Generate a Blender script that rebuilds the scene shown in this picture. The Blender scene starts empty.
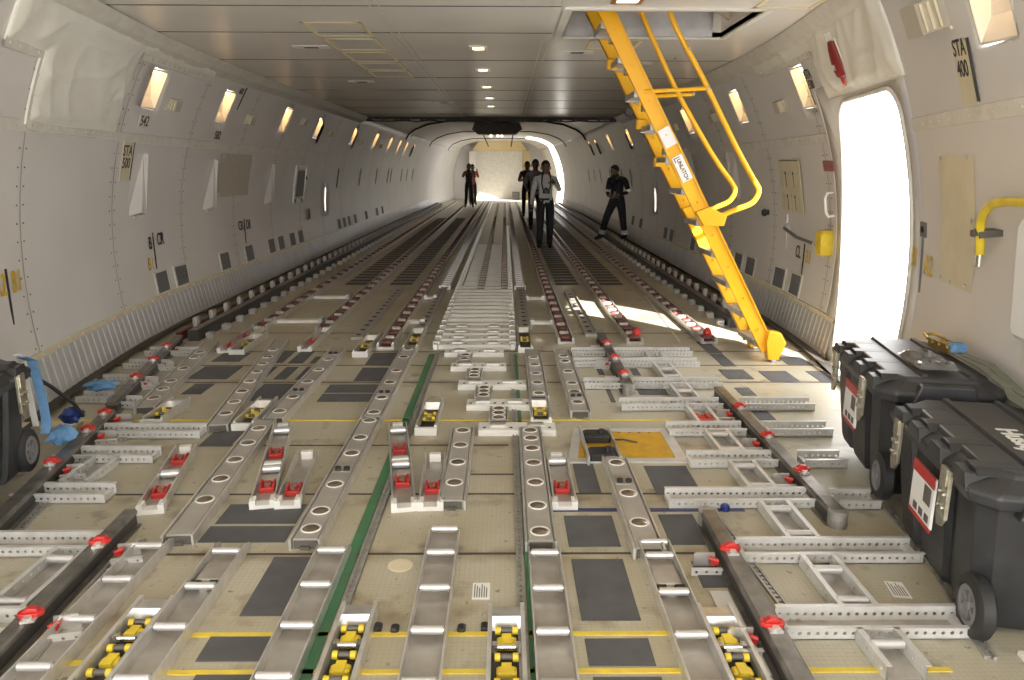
import bpy, math, random
from mathutils import Vector, Matrix, noise
random.seed(7)
C = bpy.context.scene.collection
PI = math.pi
ORD = ['first','second','third','fourth','fifth','sixth','seventh','eighth','ninth','tenth','eleventh','twelfth','thirteenth','fourteenth',
       'fifteenth','sixteenth','seventeenth','eighteenth','nineteenth','twentieth']

# ------------------------------------------------------------------ materials
def mat(name, col, rough=.5, metal=0., col2=None, scale=6., bump=0., bscale=60., spec=.5, emit=None, estr=0., alpha=None, contrast=(.35,.7), trans=0.):
    m = bpy.data.materials.new(name); m.use_nodes = True
    nt = m.node_tree; n = nt.nodes; l = nt.links
    b = n['Principled BSDF']
    b.inputs['Base Color'].default_value = (*col, 1); b.inputs['Roughness'].default_value = rough
    b.inputs['Metallic'].default_value = metal; b.inputs['Specular IOR Level'].default_value = spec
    if trans: b.inputs['Transmission Weight'].default_value = trans
    tc = n.new('ShaderNodeTexCoord')
    if col2 is not None:
        t = n.new('ShaderNodeTexNoise'); t.inputs['Scale'].default_value = scale; t.inputs['Detail'].default_value = 6
        r = n.new('ShaderNodeValToRGB'); r.color_ramp.elements[0].position = contrast[0]; r.color_ramp.elements[1].position = contrast[1]
        r.color_ramp.elements[0].color = (*col, 1); r.color_ramp.elements[1].color = (*col2, 1)
        l.new(tc.outputs['Object'], t.inputs['Vector']); l.new(t.outputs['Fac'], r.inputs['Fac']); l.new(r.outputs['Color'], b.inputs['Base Color'])
    if bump:
        t2 = n.new('ShaderNodeTexNoise'); t2.inputs['Scale'].default_value = bscale; t2.inputs['Detail'].default_value = 4
        bp = n.new('ShaderNodeBump'); bp.inputs['Strength'].default_value = bump; bp.inputs['Distance'].default_value = .01
        l.new(tc.outputs['Object'], t2.inputs['Vector']); l.new(t2.outputs['Fac'], bp.inputs['Height']); l.new(bp.outputs['Normal'], b.inputs['Normal'])
    if emit is not None:
        b.inputs['Emission Color'].default_value = (*emit, 1); b.inputs['Emission Strength'].default_value = estr
    if alpha is not None: b.inputs['Alpha'].default_value = alpha
    return m

def floor_mat():
    m = mat('floor_panel_tan', (.40,.36,.27), .42)
    nt = m.node_tree; n = nt.nodes; l = nt.links; b = n['Principled BSDF']
    tc = n.new('ShaderNodeTexCoord')
    # fine weave grid of the composite panels
    br = n.new('ShaderNodeTexBrick'); br.offset = 0; br.inputs['Scale'].default_value = 1
    br.inputs['Brick Width'].default_value = .02; br.inputs['Row Height'].default_value = .02; br.inputs['Mortar Size'].default_value = .0014
    br.inputs['Color1'].default_value = (.455,.43,.345,1); br.inputs['Color2'].default_value = (.435,.41,.325,1); br.inputs['Mortar'].default_value = (.385,.36,.28,1)
    l.new(tc.outputs['Object'], br.inputs['Vector'])
    def noise_ramp(scale, p0, p1, det=6):
        t = n.new('ShaderNodeTexNoise'); t.inputs['Scale'].default_value = scale; t.inputs['Detail'].default_value = det
        l.new(tc.outputs['Object'], t.inputs['Vector'])
        r = n.new('ShaderNodeValToRGB'); r.color_ramp.elements[0].position = p0; r.color_ramp.elements[1].position = p1
        l.new(t.outputs['Fac'], r.inputs['Fac']); return r.outputs['Color']
    def mix(a, fac, col, amt=1.):
        mx = n.new('ShaderNodeMixRGB'); l.new(a, mx.inputs[1]); mx.inputs[2].default_value = (*col, 1)
        mm = n.new('ShaderNodeMath'); mm.operation = 'MULTIPLY'; mm.inputs[1].default_value = amt
        l.new(fac, mm.inputs[0]); l.new(mm.outputs[0], mx.inputs[0]); return mx.outputs[0]
    c = mix(br.outputs['Color'], noise_ramp(1.6,.42,.66), (.36,.31,.21), .8)     # worn ochre patches
    c = mix(c, noise_ramp(5.5,.60,.74), (.17,.13,.085), .8)                       # brown grime blotches
    c = mix(c, noise_ramp(26,.66,.72,3), (.12,.10,.07), .7)                         # specks
    # rusty stains gathered along the cross joints of the panels
    sx = n.new('ShaderNodeSeparateXYZ'); l.new(tc.outputs['Object'], sx.inputs[0]); acc = None
    def mth(op, a, bb=None, v=None):
        q = n.new('ShaderNodeMath'); q.operation = op
        l.new(a, q.inputs[0])
        if bb is not None: l.new(bb, q.inputs[1])
        elif v is not None: q.inputs[1].default_value = v
        return q.outputs[0]
    for y in (2.79,3.30,4.03,2.36,5.33,6.30):
        dd = mth('ABSOLUTE', mth('SUBTRACT', sx.outputs['Y'], v=y)); acc = dd if acc is None else mth('MINIMUM', acc, dd)
    near = n.new('ShaderNodeMapRange'); near.inputs['From Min'].default_value = .09; near.inputs['From Max'].default_value = .0; l.new(acc, near.inputs['Value'])
    st = mth('MULTIPLY', near.outputs[0], noise_ramp(7,.40,.62))
    c = mix(c, st, (.19,.13,.07), .75)
    l.new(c, b.inputs['Base Color'])
    return m

MT = dict(
 floor=floor_mat(),
 wall=mat('wall_liner_white', (.66,.635,.62), .38, col2=(.60,.575,.555), scale=1.3),
 liner=mat('ceiling_liner_grey', (.74,.71,.66), .26, col2=(.68,.65,.60), scale=1.1, spec=.7),
 trim=mat('seam_strip_white', (.67,.65,.60), .4, col2=(.58,.55,.49), scale=9),
 joint=mat('wall_joint_grey', (.33,.31,.29), .6),
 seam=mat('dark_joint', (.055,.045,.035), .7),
 kick=mat('kick_panel_aluminium', (.55,.55,.555), .36, .25, col2=(.48,.48,.48), scale=4),
 alu=mat('brushed_aluminium', (.72,.71,.69), .30, .65, col2=(.56,.55,.53), scale=14),
 tray=mat('worn_tray_metal', (.52,.50,.47), .38, .45, col2=(.32,.285,.25), scale=7),
 ballt=mat('ball_tray_grey', (.42,.40,.37), .42, .25, col2=(.36,.34,.31), scale=9, bump=.12, bscale=420),
 wmetal=mat('white_painted_metal', (.76,.76,.745), .36, .05, col2=(.68,.67,.64), scale=10),
 beam=mat('pale_grey_beam_metal', (.66,.66,.655), .36, .25, col2=(.57,.565,.55), scale=11),
 roll=mat('grey_roller_steel', (.60,.60,.61), .28, .6),
 rail=mat('dark_worn_rail', (.25,.24,.225), .34, .6, col2=(.13,.122,.112), scale=12),
 railside=mat('rail_side_dark', (.06,.055,.052), .5, .3),
 mats=mat('charcoal_grip', (.105,.105,.112), .72, col2=(.08,.08,.085), scale=8, bump=.5, bscale=900),
 red=mat('latch_red', (.50,.025,.02), .38, col2=(.40,.02,.02), scale=12),
 dred=mat('dark_red_bed', (.10,.022,.02), .5, col2=(.16,.05,.04), scale=18),
 yel=mat('drive_yellow', (.74,.56,.035), .42, col2=(.58,.42,.04), scale=14),
 lyel=mat('ladder_yellow', (.86,.46,.012), .33, col2=(.80,.42,.01), scale=3),
 line=mat('yellow_line', (.74,.56,.04), .5, col2=(.60,.46,.10), scale=18),
 panely=mat('ochre_yellow_hatch', (.62,.37,.02), .45, col2=(.50,.28,.03), scale=12),
 green=mat('green_strip', (.05,.19,.09), .5, col2=(.07,.14,.075), scale=10),
 track=mat('seat_track_metal', (.42,.41,.39), .42, .5, col2=(.30,.29,.27), scale=24),
 blk=mat('black_rubber', (.022,.022,.023), .55),
 tote=mat('black_plastic', (.018,.019,.022), .42, col2=(.032,.033,.036), scale=9, bump=.12, bscale=300),
 totel=mat('black_plastic_lid', (.024,.025,.029), .40, col2=(.042,.043,.048), scale=7, bump=.1, bscale=300),
 hub=mat('grey_hub', (.20,.20,.205), .45, .1),
 latch=mat('brass_grey_latch', (.46,.44,.36), .32, .8, col2=(.30,.28,.22), scale=30),
 white=mat('paper_white', (.78,.78,.77), .5),
 cream=mat('cream_plate', (.64,.58,.43), .42, col2=(.58,.52,.37), scale=7),
 beige=mat('beige_panel', (.50,.46,.39), .45, col2=(.46,.42,.35), scale=8),
 ink=mat('black_ink', (.02,.02,.022), .5),
 yink=mat('yellow_ink', (.62,.40,.03), .5),
 faded=mat('faded_red', (.30,.115,.11), .5),
 vent=mat('vent_mesh_grey', (.16,.16,.165), .5, .2),
 blanket=mat('white_insulation_cloth', (.76,.745,.69), .36, col2=(.70,.68,.62), scale=3, bump=.3, bscale=14),
 quilt=mat('grey_quilt', (.42,.42,.43), .6, col2=(.34,.34,.36), scale=7, bump=.3, bscale=30),
 lamp=mat('lamp_warm', (1,.8,.5), .4, emit=(1.,.62,.25), estr=16),
 pocket=mat('lamp_pocket_white', (.74,.70,.64), .3),
 lampw=mat('lamp_ceiling', (1,.85,.6), .4, emit=(1.,.72,.38), estr=7),
 brown=mat('brown_frame', (.23,.10,.03), .4),
 mark=mat('ochre_marking', (.70,.60,.36), .5),
 steel=mat('bright_steel', (.70,.69,.67), .2, .95),
 ball=mat('ball_steel_brown', (.33,.27,.21), .22, .85),
 strap=mat('strap_grey_green', (.13,.15,.12), .65, col2=(.19,.19,.15), scale=25),
 bstrap=mat('blue_webbing', (.10,.24,.46), .6, col2=(.14,.30,.52), scale=30),
 brass=mat('brass_zinc', (.52,.38,.16), .3, .85),
 film=mat('clear_film', (.95,.96,.98), .06, trans=.9, spec=.8),
 skin=mat('skin', (.20,.115,.075), .5),
 hair=mat('hair_black', (.012,.011,.010), .5),
 shirtw=mat('shirt_white', (.62,.62,.63), .7, bump=.3, bscale=18),
 shirtg=mat('shirt_grey', (.20,.195,.20), .7, bump=.3, bscale=18),
 shirtd=mat('shirt_dark', (.045,.043,.046), .7),
 trous=mat('trousers_black', (.014,.014,.017), .7, bump=.25, bscale=14),
 navy=mat('coverall_navy', (.012,.014,.026), .65, bump=.3, bscale=14),
 band=mat('reflective_band', (.85,.86,.88), .25, .2),
 vest=mat('orange_red_cloth', (.75,.12,.06), .6),
 shoe=mat('shoe_black', (.012,.012,.012), .4),
 dark=mat('dark_grey_box', (.085,.08,.07), .5, col2=(.12,.11,.10), scale=6),
 blue=mat('dark_blue_strip', (.045,.05,.12), .4),
 bluep=mat('blue_plastic', (.015,.04,.22), .4),
 tanw=mat('tan_bulkhead', (.58,.46,.26), .4, col2=(.52,.42,.24), scale=3),
 oak=mat('amber_edge', (.50,.30,.05), .5),
)

# ------------------------------------------------------------------ mesh builder
class MB:
    def __init__(s): s.v = []; s.f = []; s.mi = []; s.cur = 0
    def add(s, vs, fs, M=None):
        b = len(s.v)
        s.v += [tuple(M @ Vector(p)) for p in vs] if M else [tuple(p) for p in vs]
        s.f += [tuple(b+i for i in f) for f in fs]; s.mi += [s.cur]*len(fs); return s
    def box(s, x0, x1, y0, y1, z0, z1, M=None):
        vs = [(x,y,z) for z in (z0,z1) for x,y in ((x0,y0),(x1,y0),(x1,y1),(x0,y1))]
        return s.add(vs, [(3,2,1,0),(4,5,6,7),(0,1,5,4),(1,2,6,5),(2,3,7,6),(3,0,4,7)], M)
    def bbox(s, x0, x1, y0, y1, z0, z1, b=.01, M=None):       # box with chamfered top and vertical edges
        def ring(z, i): return [(x0+i+b,y0+i,z),(x1-i-b,y0+i,z),(x1-i,y0+i+b,z),(x1-i,y1-i-b,z),(x1-i-b,y1-i,z),(x0+i+b,y1-i,z),(x0+i,y1-i-b,z),(x0+i,y0+i+b,z)]
        vs = ring(z0,0)+ring(z1-b,0)+ring(z1,b)
        fs = [tuple(range(7,-1,-1)), tuple(range(16,24))]
        for k in (0,8):
            for i in range(8): fs.append((k+i, k+(i+1)%8, k+8+(i+1)%8, k+8+i))
        return s.add(vs, fs, M)
    def prism(s, poly, a0, a1, axis='y', M=None):              # 2D polygon extruded along an axis
        n = len(poly)
        def P(p, a):
            return (p[0],a,p[1]) if axis=='y' else (a,p[0],p[1]) if axis=='x' else (p[0],p[1],a)
        vs = [P(p,a0) for p in poly]+[P(p,a1) for p in poly]
        fs = [tuple(range(n)), tuple(range(2*n-1,n-1,-1))]+[(i,n+i,n+(i+1)%n,(i+1)%n) for i in range(n)]
        return s.add(vs, fs, M)
    def cyl(s, p0, p1, r, n=12, r1=None, cap=True, M=None):
        p0 = Vector(p0); p1 = Vector(p1); d = (p1-p0).normalized(); r1 = r if r1 is None else r1
        a = d.orthogonal().normalized(); b = d.cross(a)
        vs = [p0+(a*math.cos(2*PI*i/n)+b*math.sin(2*PI*i/n))*r for i in range(n)]+[p1+(a*math.cos(2*PI*i/n)+b*math.sin(2*PI*i/n))*r1 for i in range(n)]
        fs = [(i,(i+1)%n,n+(i+1)%n,n+i) for i in range(n)]
        if cap: fs += [tuple(range(n-1,-1,-1)), tuple(range(n,2*n))]
        return s.add(vs, fs, M)
    def tube(s, pts, r, n=10, M=None):
        pts = [Vector(p) for p in pts]; vs = []; a = None
        for i, p in enumerate(pts):
            d = ((pts[min(i+1,len(pts)-1)]-pts[max(i-1,0)])).normalized()
            a = d.orthogonal().normalized() if a is None else (a-d*a.dot(d)).normalized()
            b = d.cross(a); rr = r[i] if isinstance(r,(list,tuple)) else r
            vs += [p+(a*math.cos(2*PI*k/n)+b*math.sin(2*PI*k/n))*rr for k in range(n)]
        fs = [(i*n+k, i*n+(k+1)%n, (i+1)*n+(k+1)%n, (i+1)*n+k) for i in range(len(pts)-1) for k in range(n)]
        fs += [tuple(range(n-1,-1,-1)), tuple(range((len(pts)-1)*n, len(pts)*n))]
        return s.add(vs, fs, M)
    def lathe(s, prof, n=16, M=None):                          # profile (r, z) about Z
        vs = [(r*math.cos(2*PI*k/n), r*math.sin(2*PI*k/n), z) for r,z in prof for k in range(n)]
        fs = [(i*n+k, i*n+(k+1)%n, (i+1)*n+(k+1)%n, (i+1)*n+k) for i in range(len(prof)-1) for k in range(n)]
        fs += [tuple(range(n-1,-1,-1)), tuple(range((len(prof)-1)*n, len(prof)*n))]
        return s.add(vs, fs, M)
    def strip(s, rows, close=False):                           # grid of rows of points
        n = len(rows[0]); vs = [p for r in rows for p in r]
        fs = [(i*n+k, i*n+k+1, (i+1)*n+k+1, (i+1)*n+k) for i in range(len(rows)-1) for k in range(n-1)]
        return s.add(vs, fs)
    def ribbon(s, pts, wdir, w, t):                            # flat strap along pts
        pts = [Vector(p) for p in pts]; wd = Vector(wdir).normalized()*w/2; rows = []
        for i, p in enumerate(pts):
            d = (pts[min(i+1,len(pts)-1)]-pts[max(i-1,0)]).normalized(); u = d.cross(wd).normalized()*t/2
            rows.append([p-wd-u, p+wd-u, p+wd+u, p-wd+u, p-wd-u])
        s.strip(rows); n = len(s.v); s.f += [(n-5,n-4,n-3,n-2)]; s.mi += [s.cur]
        b = n-5*len(pts); s.f += [(b+3,b+2,b+1,b)]; s.mi += [s.cur]; return s
    def mesh(s, name):
        me = bpy.data.meshes.new(name); me.from_pydata(s.v, [], s.f); me.update(); return me

def perf(L, H, sp=.03, r=.007, t=.003):
    """perforated plate: x along length 0..L, y thickness 0..t, z 0..H with a row of real holes"""
    m = MB(); n = max(1, int(L/sp)); w = L/n
    for i in range(n):
        cx = (i+.5)*w; cz = H*.52
        o = [(cx-w/2,0),(cx,0),(cx+w/2,0),(cx+w/2,cz),(cx+w/2,H),(cx,H),(cx-w/2,H),(cx-w/2,cz)]
        h = [(cx+r*math.cos(a), cz+r*math.sin(a)) for a in (PI*1.25,PI*1.5,PI*1.75,0,PI*.25,PI*.5,PI*.75,PI)]
        vs = [(x,0,z) for x,z in o]+[(x,0,z) for x,z in h]+[(x,t,z) for x,z in o]+[(x,t,z) for x,z in h]
        fs = []
        for k in range(8):
            j = (k+1)%8
            fs += [(k,j,8+j,8+k),(16+j,16+k,24+k,24+j),(8+k,8+j,24+j,24+k)]
        m.add(vs, fs)
    m.box(0,L,-.014,t+.002,H,H+.003)                            # rolled top lip
    return m

# ------------------------------------------------------------------ objects
def put(name, me, ms, parent=None, smooth=False, bevel=0.):
    o = bpy.data.objects.new(name, me); C.objects.link(o)
    if not me.materials:
        for m in (ms if isinstance(ms,(list,tuple)) else [ms]): me.materials.append(MT[m] if isinstance(m,str) else m)
    if smooth:
        me.polygons.foreach_set('use_smooth', [True]*len(me.polygons))
        try: me.set_sharp_from_angle(angle=.7)
        except Exception: pass
    if parent: o.parent = parent
    if bevel:
        b = o.modifiers.new('bevel','BEVEL'); b.width = bevel; b.segments = 2; b.limit_method = 'ANGLE'
    return o
def part(name, mb, m, parent, smooth=False, bevel=0., label=None):
    me = mb.mesh(name); o = put(name, me, m, parent, smooth, bevel)
    if len(mb.mi) and max(mb.mi) > 0: me.polygons.foreach_set('material_index', mb.mi)
    if label: o['label'] = label
    return o
CACHE = {}
def cpart(key, name, make, m, parent, loc=(0,0,0), rot=None, smooth=False):
    """a part whose mesh is shared by every copy"""
    if key not in CACHE:
        CACHE[key] = make().mesh(name); 
    o = put(name, CACHE[key], m, parent, smooth); o.location = loc
    if rot: o.rotation_euler = rot
    return o
def tag(o, label, cat, group=None):
    o['label'] = label; o['category'] = cat
    if group: o['group'] = group
    return o
def thing(name, label, cat, loc=(0,0,0), rz=0., group=None, M=None):
    o = bpy.data.objects.new(name, None); C.objects.link(o); o.empty_display_size = .05
    if M is not None: o.matrix_world = M
    else: o.location = loc; o.rotation_euler = (0,0,rz)
    return tag(o, label, cat, group)
def single(name, mb, m, label, cat, group=None, loc=(0,0,0), rz=0., M=None, smooth=False, bevel=0.):
    o = part(name, mb, m, None, smooth, bevel)
    if M is not None: o.matrix_world = M
    else: o.location = loc; o.rotation_euler = (0,0,rz)
    return tag(o, label, cat, group)
def struct(name, mb, m, smooth=False, solid=0.):
    o = part(name, mb, m, None, smooth); o['kind'] = 'structure'
    if solid:
        s = o.modifiers.new('thickness','SOLIDIFY'); s.thickness = abs(solid); s.offset = 1 if solid > 0 else -1
    return o
TRIM = [0]
def trim(mb, m, smooth=False):
    TRIM[0] += 1; return struct('trim_%d' % TRIM[0], mb, m, smooth)
def text_mesh(body, size, depth=.0008, bold=0., sx=1.):
    cu = bpy.data.curves.new('lettering','FONT'); cu.body = body; cu.size = size; cu.extrude = depth; cu.offset = bold
    cu.align_x = 'CENTER'; cu.align_y = 'CENTER'; cu.resolution_u = 3
    o = bpy.data.objects.new('lettering', cu); C.objects.link(o)
    bpy.context.view_layer.update()
    me = bpy.data.meshes.new_from_object(o.evaluated_get(bpy.context.evaluated_depsgraph_get()))
    bpy.data.objects.remove(o)
    me.materials.clear()
    if sx != 1.:
        for v in me.vertices: v.co.x *= sx
    return me
def lettering(name, body, size, m, parent, loc, rot=None, bold=.0, sx=1.):
    o = put(name, text_mesh(body,size,bold=bold,sx=sx), m, parent); o.location = loc
    if rot: o.rotation_euler = rot
    return o

# ------------------------------------------------------------------ fuselage shape
CZ = 2.62                                                       # low ceiling height
KY = [(-4,.66),(0,.72),(1,.75),(2.,.775),(2.8,.785),(3.7,.835),(4.6,.895),(5.4,.935),(6.4,.975),(7.6,1.),(28,1.),(36,.9),(41,.78)]
def kk(Y):
    for (a,b),(c,d) in zip(KY, KY[1:]):
        if Y <= c: return b+(d-b)*max(0,(Y-a)/(c-a))
    return KY[-1][1]
def wx(Y, z): return kk(Y)*math.sqrt(3.22**2-(z-.8)**2)
def wp(side, Y, z, off=0.):
    p = Vector((side*wx(Y,z), Y, z))
    if off: p += wf(side,Y,z).col[2].to_3d()*off
    return p
def wf(side, Y, z):
    """frame on the wall: x to the reader's right, y up, z out into the room"""
    e = .02
    u = Vector((side*(wx(Y,z+e)-wx(Y,z-e)), 0, 2*e)).normalized()
    r = Vector((side*(wx(Y+e,z)-wx(Y-e,z)), 2*e, 0)).normalized()
    if side > 0: r = -r
    r = (r-u*r.dot(u)).normalized(); n = r.cross(u)
    M = Matrix((r,u,n)).transposed().to_4x4(); M.translation = Vector((side*wx(Y,z),Y,z)); return M
SIDE = {-1:'left', 1:'right'}
# ================================================================== THE SETTING
m = MB(); m.box(-3.6,3.6,-3,42,-.12,0); struct('floor', m, 'floor')

LIGHTS = {-1:[(6.79,7.09),(8.62,8.92),(10.95,11.25),(12.9,13.2),(15.9,16.2),(18.5,18.85),(20.8,21.15),(22.6,22.95),(24.2,24.55),(26.,26.35)],
           1:[(3.22,3.54),(6.45,6.75),(8.43,8.73),(10.8,11.1),(13.2,13.5),(15.9,16.2),(18.8,19.15),(21.4,21.75),(23.,23.35)]}
LZ = {(1,3.22):(2.09,2.50)}
DOOR = (4.60,6.36,0.,2.20); DIN = (4.74,5.90,.02,2.06)
WIN = (14.40,14.80,.70,1.28)
CARGO = (34.4,36.7,.05,2.62)
def rrect(y0,y1,z0,z1,r,n=6):
    pts = []
    for cy,cz,a0 in ((y1-r,z1-r,0),(y0+r,z1-r,90),(y0+r,z0+r,180),(y1-r,z0+r,270)):
        for i in range(n+1):
            a = math.radians(a0+90*i/n); pts.append((cy+r*math.cos(a), cz+r*math.sin(a)))
    out = []
    for p,q in zip(pts, pts[1:]+pts[:1]):                       # follow the curve of the wall on the straight sides
        k = max(1,int(math.hypot(q[0]-p[0],q[1]-p[1])/.1))
        out += [(p[0]+(q[0]-p[0])*j/k, p[1]+(q[1]-p[1])*j/k) for j in range(k)]
    return out
def door_edge(pts):                                              # the far edge of the doorway bows aft at mid height
    return [(y+.30*math.sin(PI*max(0,min(1,z/2.06)))*(y-DIN[0])/(DIN[1]-DIN[0]), z) for y,z in pts]
def wall(side):
    holes = [(a,b,*LZ.get((side,a),(2.07,2.41))) for a,b in LIGHTS[side]]+[WIN]
    if side > 0: holes += [DOOR, CARGO]
    ys = sorted(set([-1.2+.2*i for i in range(212)]+[h[i] for h in holes for i in (0,1)]))
    zs = sorted(set([CZ*i/20 for i in range(21)]+[h[i] for h in holes for i in (2,3)]))
    m = MB(); idx = {}
    def V(i,k):
        if (i,k) not in idx: idx[i,k] = len(m.v); m.v.append(tuple(wp(side,ys[i],zs[k])))
        return idx[i,k]
    def F(q):
        m.f.append(tuple(q) if side > 0 else tuple(q[::-1])); m.mi.append(0)
    for i in range(len(ys)-1):
        for k in range(len(zs)-1):
            y = (ys[i]+ys[i+1])/2; z = (zs[k]+zs[k+1])/2
            if any(h[0]<y<h[1] and h[2]<z<h[3] for h in holes): continue
            F([V(i,k),V(i,k+1),V(i+1,k+1),V(i+1,k)])
    # rounded openings: window slot and, on the right, the door
    for (o, inn, r) in [(WIN,(14.52,14.68,.75,1.23),.079)]+([(DOOR,DIN,.17)] if side > 0 else []):
        ip = rrect(*inn, r)
        if o is DOOR: ip = door_edge(ip)
        cy = (o[0]+o[1])/2; cz = (o[2]+o[3])/2; op = []
        for (y,z) in ip:                                         # matching point on the outer rectangle
            dy = y-cy; dz = z-cz; s = min(((o[1]-o[0])/2)/max(abs(dy),1e-6), ((o[3]-o[2])/2)/max(abs(dz),1e-6)); op.append((cy+dy*s, cz+dz*s))
        extra = []
        b = len(m.v); n = len(ip)
        for (y,z) in ip+op: m.v.append(tuple(wp(side,y,max(z,0))))
        for i in range(n):
            j = (i+1)%n; F([b+i,b+j,b+n+j,b+n+i])
            (y0,z0),(y1,z1) = op[i],op[j]
            if abs(y0-y1) > 1e-6 and abs(z0-z1) > 1e-6:          # fill the outer corner
                cand = [(yy,zz) for yy in o[:2] for zz in o[2:]]
                c = min(cand, key=lambda q: abs(q[0]-y0)+abs(q[1]-z0)+abs(q[0]-y1)+abs(q[1]-z1))
                m.v.append(tuple(wp(side,*c))); F([b+n+i,b+n+j,len(m.v)-1])
    o = struct('wall_'+SIDE[side], m, 'wall', smooth=True, solid=-.10)
for s in (-1,1): wall(s)

# ceilings: low one forward (with the crew hatch), high vaulted one aft
HX0,HX1,HY0,HY1 = .74,2.06,5.42,6.50
CE = 16.1                                                        # end of the low ceiling
ys = sorted(set([-1.2+.5*i for i in range(35)]+[HY0,HY1,CE])); ys = [y for y in ys if y <= CE]
m = MB()
for a,b in zip(ys,ys[1:]):
    xa = wx(a,CZ); xb = wx(b,CZ)
    if a >= HY0-1e-6 and b <= HY1+1e-6:
        m.add([(-xa,a,CZ),(HX0,a,CZ),(HX0,b,CZ),(-xb,b,CZ)],[(0,3,2,1)]); m.add([(HX1,a,CZ),(xa,a,CZ),(xb,b,CZ),(HX1,b,CZ)],[(0,3,2,1)])
    else: m.add([(-xa,a,CZ),(xa,a,CZ),(xb,b,CZ),(-xb,b,CZ)],[(0,3,2,1)])
struct('ceiling', m, 'liner', solid=-.04)
m = MB(); m.box(-2.66,2.66,CE,CE+.05,CZ,3.1)
struct('wall_bulkhead', m, 'liner')
# unseen hood in place of the nose visor, added to keep the sun out
m = MB(); m.box(-2.6,2.6,-2.9,-1.2,CZ+.0,CZ+.06)
struct('nose_sun_hood', m, 'liner')
# hatch well
m = MB()
for x0,x1,y0,y1 in ((HX0-.03,HX0,HY0,HY1),(HX1,HX1+.03,HY0,HY1),(HX0,HX1,HY0-.03,HY0),(HX0,HX1,HY1,HY1+.03)): m.box(x0,x1,y0,y1,CZ+.001,3.35)
m.box(HX0,HX1,HY0,HY1,3.35,3.38)
struct('trim_hatch_well', m, 'liner')
m = MB()
for x0,x1,y0,y1 in ((HX0-.05,HX1+.05,HY0-.05,HY0),(HX0-.05,HX1+.05,HY1,HY1+.04),(HX0-.06,HX0,HY0,HY1),(HX1,HX1+.05,HY0,HY1)): m.box(x0,x1,y0,y1,CZ-.012,CZ)
for i in range(14): m.cyl((HX0+.05+i*.1,HY1+.02,CZ-.016),(HX0+.05+i*.1,HY1+.02,CZ-.012),.008,8)
trim(m,'trim')
# aft vault
def vault(side, y0, y1):
    m = MB(); rows = []
    n = max(2,int((y1-y0)/1.)+1)
    for i in range(n+1):
        y = y0+(y1-y0)*i/n; x = wx(y,CZ)
        rows.append([(side*x,y,CZ),(side*x*.93,y,2.76),(side*x*.78,y,2.92),(side*1.40*kk(y),y,3.03)])
    m.strip(rows); return m
struct('ceiling_slope_left', vault(-1,CE,41), 'wall', smooth=True)
a = vault(1,CE,34.4); b = vault(1,36.7,41); a.add(b.v,b.f)
struct('ceiling_slope_right', a, 'wall', smooth=True)
m = MB(); m.strip([[(-1.40*kk(y)-.02,y,3.028),(1.40*kk(y)+.02,y,3.028)] for y in [CE]+list(range(17,42))])
struct('ceiling_aft', m, 'wall')
# end wall, its tan header and the raised flat panel
m = MB(); E = [(-wx(41,z),z) for z in (0,.6,1.2,1.8,2.3,CZ)]+[(-1.4*.78,3.03)]
E = E+[(-x,z) for x,z in reversed(E)]
m.box(-2.9,2.9,41,41.08,0,3.2); struct('wall_end', m, 'wall')
m = MB(); m.box(-1.24,1.22,40.86,41,0,2.55); m.box(-.02,-.01,40.855,40.86,0,2.55); struct('wall_end_panel', m, 'trim')
m = MB(); m.add([(-1.5,40.84,2.55),(1.5,40.84,2.55),(1.1,40.2,3.02),(-1.1,40.2,3.02)],[(0,1,2,3)]); m.box(-1.5,1.5,40.84,41,2.53,2.56); struct('wall_end_header', m, 'tanw')
for s in (-1,1):
    m = MB(); m.add([(s*1.24,40.9,0),(s*1.62,40.6,0),(s*1.62,40.6,2.5),(s*1.24,40.9,2.55)],[(0,1,2,3) if s>0 else (3,2,1,0)]); struct('wall_end_'+SIDE[s], m, 'tanw' if s>0 else 'wall')

# dark arch frames and aft ceiling seams
for y in (23.4,30.,36.5):
    m = MB(); pts = [(-1.37,3.0),(1.37,3.0)] ; pr = []
    for s in (-1,1): pr.append([(s*wx(y,z)*.995,y,z) for z in (2.45,CZ)]+[(s*wx(y,CZ)*.925,y,2.75),(s*wx(y,CZ)*.775,y,2.90),(s*1.38*kk(y),y,3.01)])
    m.tube(pr[0]+pr[1][::-1],.03 if y<25 else .018,6); trim(m,'seam')
# ceiling panel joints
m = MB()
for y in (4.55,7.84,9.27,10.7,12.2,13.7,15.1): m.box(-wx(y,CZ)+.02,wx(y,CZ)-.02,y,y+.014,CZ-.003,CZ)
for y in (5.33,6.32): m.box(-wx(y,CZ)+.02,HX0-.08,y,y+.014,CZ-.003,CZ)
trim(m,'seam')
m = MB()
for x in (-.60,.62):
    for dx in (-.03,.03):
        for a,b in ([(-1.2,CE)] if x < 0 else [(-1.2,5.3),(6.6,CE)]): m.box(x+dx,x+dx+.010,a,b,CZ-.003,CZ)
    for i in range(90):
        y = -1+i*.19; 
        if x < 0 or not 5.2 < y < 6.7: m.cyl((x+.005,y,CZ-.005),(x+.005,y,CZ),.006,6)
trim(m,'beige')
# end edge of the low ceiling: dark lip with studs and a cable
m = MB(); m.box(-2.62,2.62,CE-.05,CE+.02,CZ-.05,CZ); m.tube([(x*.26,CE-.08,CZ-.06-.03*abs(math.sin(x*1.3))) for x in range(-10,11)],.016,6)
for i in range(20): m.cyl((-2.5+i*.263,CE-.09,CZ-.09),(-2.5+i*.263,CE-.09,CZ-.03),.028,8)
trim(m,'seam')
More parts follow.
